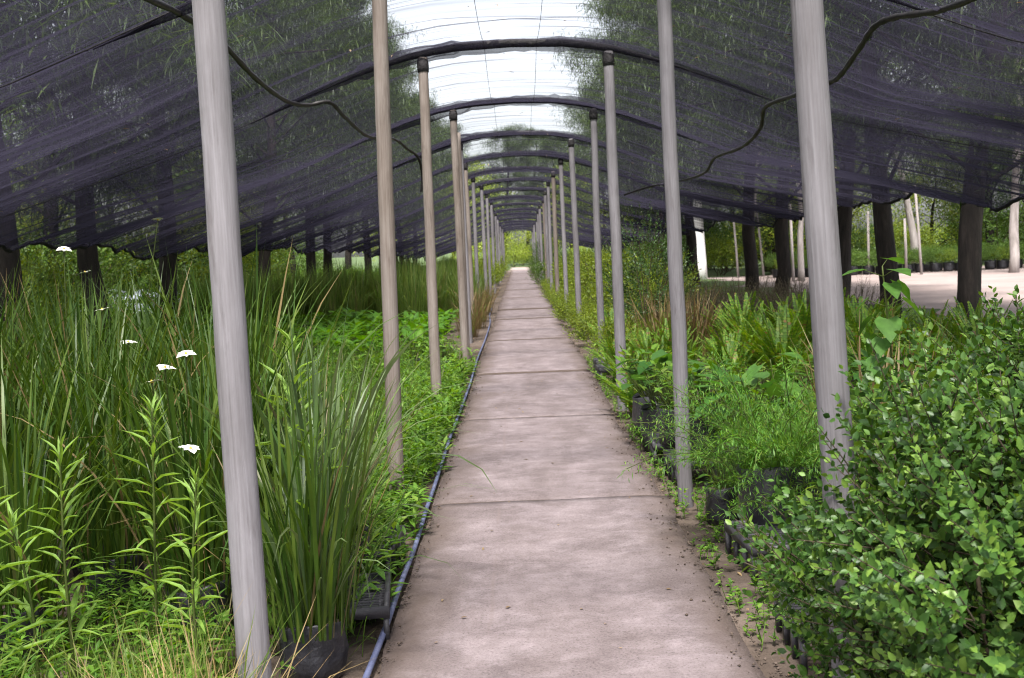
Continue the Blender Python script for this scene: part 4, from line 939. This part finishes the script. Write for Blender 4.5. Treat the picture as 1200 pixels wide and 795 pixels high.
for i, (x, y, s) in enumerate([(18.0, 40.5, 1.0), (14.6, 43.5, .9), (12.4, 45, .8), (16.6, 46.5, .95), (10.4, 41, .7), (9.6, 46, .8), (11.4, 50, .8), (21.5, 46, 1.0)]):
    tree('pale grey trunk standing in the yard, %s of eight' % ORD[i].replace('nearest', 'first'), PALE[i % 2], x, y, s, 'pale trunks in the yard')
tree('tree with smooth bright white trunk seen through the net', WHITE, 7.7, 47.5, 1.0, rz=0).rotation_euler = (0, 0, 0)
for i, (x, y) in enumerate([(-6, 104), (-1.5, 108), (3.5, 106), (8, 103), (-11, 110), (13, 109), (0.8, 122)]):
    tree('dark needle-leaved tree closing the view beyond the tunnel end', NEED[i % 4], x, y, random.uniform(.9, 1.1), 'dark trees past the tunnel end')
for i, (x, y, s) in enumerate([(-4.5, 97, 1.0), (5, 99, 1.0), (1.8, 96, .5), (-1.9, 95, .5), (-11, 101, 1.0), (12, 100, 1.0), (-3, 130, 1.1), (6, 128, 1.1)]):
    tree('bright tree beyond the far end of the tunnel', LIMET[0], x, y, s * 1.2, 'trees past the tunnel end')

# wooden stakes at the far side of the yard
STK = mesh('stake', *tube([[0, 0, -.2], [.01, 0, 1], [0, .01, 2.3]], [.055, .052, .045], 8), M['barkpale'], True)
for i, (px, py) in enumerate([(865, 322), (895, 324), (930, 330), (960, 320), (985, 318), (1018, 322), (1062, 321), (1080, 322), (1143, 330)]):
    p = ground(px, py, -.05); p.y = min(p.y, 47.5); p.x = uv(px, py)[0] * p.y / F
    o = part('stake', STK, None, (p.x, p.y, -.05), (random.uniform(-.06, .06), random.uniform(-.06, .06), i)); o.scale = (1, 1, random.uniform(.9, 1.5))
    tag(o, 'thin pale stake standing in the far yard, %s from the left' % ORD[i].replace('nearest', 'first'), 'stake', 'stakes in the yard')
# rows of bagged plants on the far side of the yard
k = 0
for row, y in enumerate((44.6, 45.6)):
    for x in np.arange(10.6, 27, .55):
        t = place('bagged_sapling', 'small bagged nursery plant in the rows across the dirt yard', 'plant', [(LIME if k % 4 == 0 else BUSH)[k % 2][0]], x + random.uniform(-.08, .08),
                  y + random.uniform(-.1, .1), .22, 'rows of bagged plants across the yard', .62)
        part('grow_bag', BAGS[k % 4], t, (0, 0, -.42), None, 2.0)
        k += 1
# pale tarp heaps glimpsed below the left hem
for i, (px, Y) in enumerate([(178, 38), (120, 40)]):
    p = at(px, 300, Y)
    a = np.linspace(0, 2 * math.pi, 15)[:-1]; V = [[0, 0, 1.25]]; T = []; Q = []
    for r, z in ((.5, 1.15), (1.0, .8), (1.35, .0)):
        V += [[r * math.cos(q) * 1.4 * random.uniform(.9, 1.1), r * math.sin(q), z * random.uniform(.9, 1.1)] for q in a]
    T = [[0, 1 + j, 1 + (j + 1) % 14] for j in range(14)]
    for l in range(2):
        Q += [[1 + l * 14 + j, 15 + l * 14 + j, 15 + l * 14 + (j + 1) % 14, 1 + l * 14 + (j + 1) % 14] for j in range(14)]
    o = part('tarp_heap', mesh('tarp_heap', V, Q, T, M['tarp'], True), None, (p.x, Y, -.06), None, .7)
    tag(o, ['pale blue tarp-covered heap under the net hem, right of the other', 'pale blue tarp-covered heap under the net hem, left of the other'][i], 'tarp', 'tarp heaps beyond the left hem')

# bushes outside the net that close the view below the hem
k = 0
for y in (24, 29, 34, 40, 46, 53, 60, 67, 75, 84, 94):
    for x in (-9.6, -11.6, -14.2):
        place('wood_bush', 'bush under the trees outside the left hem of the net', 'bush', (LIME if k % 7 == 0 else BUSH)[k % 2], x * (1 + .008 * y) + random.uniform(-.8, .8), y + random.uniform(-1.5, 1.5), -.06, 'bushes under the left trees', random.uniform(1.6, 2.6)); k += 1
for y in (51, 56, 62, 70):
    for x in (8.5, 11.5, 15, 19, 23, 28, 34):
        place('wood_bush', 'bush at the foot of the wood beyond the yard', 'bush', (LIME if k % 3 == 0 else BUSH)[k % 2], x + random.uniform(-1, 1), y + random.uniform(-1.5, 1.5), -.06, 'bushes beyond the yard', random.uniform(1.6, 2.8)); k += 1

# crumbs of soil kicked onto both edges of the path
n = 3600
xx = np.where(rng.random(n) < .4, -.62 + rng.normal(0, .04, n), .84 + rng.normal(0, .07, n)); yy = 3.0 + 26 * rng.random(n) ** 1.6
zz = np.where((xx > -.61) & (xx < .85), .004, -.035); sz = .0025 + .008 * rng.random(n) ** 2.5
OCT = np.array([[1, 0, 0], [0, 1, 0], [-1, 0, 0], [0, -1, 0], [0, 0, .7], [0, 0, -.7]], float)
V = np.stack([xx, yy, zz], 1)[:, None] + OCT[None] * sz[:, None, None] * rng.uniform(.6, 1.3, (n, 6, 1))
T = (np.array([[0, 1, 4], [1, 2, 4], [2, 3, 4], [3, 0, 4], [1, 0, 5], [2, 1, 5], [3, 2, 5], [0, 3, 5]])[None] + (np.arange(n) * 6)[:, None, None]).reshape(-1, 3)
tag(part('soil_crumbs', mesh('soil_crumbs', V.reshape(-1, 3), None, T, M['soil'])), 'loose crumbs of soil on the path edges', 'soil', kind='stuff')

# dead leaves caught on the net
n = 420
xx = rng.uniform(-5.4, 5.4, n); yy = 5 + 28 * rng.random(n) ** 1.3
P = np.stack([xx, yy, net_z(xx, yy) + .004], 1)
V, Q, T = stamp(*LEAF, P, rng.normal(0, 1, (n, 3)) * [1, 1, .2], rng.uniform(.02, .07, n), rng.uniform(.006, .02, n))
tag(part('caught_leaves', mesh('caught_leaves', V, Q, T, M['litter'])), 'dead leaves caught on top of the shade net', 'leaf litter', kind='stuff')

for i, (x, y, q) in enumerate([(-2.2, 93, 1.5), (2.6, 93, 1.5), (-.6, 99, 1.7), (1.1, 101, 1.7), (-4.5, 90, 1.6), (5, 91, 1.7), (0.2, 105, 2.2)]):
    place('end_bush', 'bright bush closing the view at the far end of the path', 'bush', LIME[i % 2], x, y, -.06, 'bright bushes at the path end', q)

# labels shared by look-alikes: say which one by its order across the picture
def order_word(i):
    one = 'first second third fourth fifth sixth seventh eighth ninth'.split()
    teen = 'tenth eleventh twelfth thirteenth fourteenth fifteenth sixteenth seventeenth eighteenth nineteenth'.split()
    tens = {2: 'twent', 3: 'thirt', 4: 'fort', 5: 'fift', 6: 'sixt', 7: 'sevent', 8: 'eight', 9: 'ninet'}
    if i > 100: return 'hundred-and-' + order_word(i - 100)
    if i == 100: return 'hundredth'
    if i < 10: return one[i - 1]
    if i < 20: return teen[i - 10]
    t, o = divmod(i, 10); return tens[t] + ('ieth' if o == 0 else 'y-' + one[o - 1])
by = {}
for o in SC.objects:
    if 'category' in o and 'label' in o: by.setdefault(o['label'], []).append(o)
for lab, os_ in by.items():
    if len(os_) < 2: continue
    os_.sort(key=lambda o: o.location.x / max(o.location.y, .1))
    for i, o in enumerate(os_): o['label'] = lab + ', ' + ('leftmost' if i == 0 else order_word(i + 1) + ' from the left')
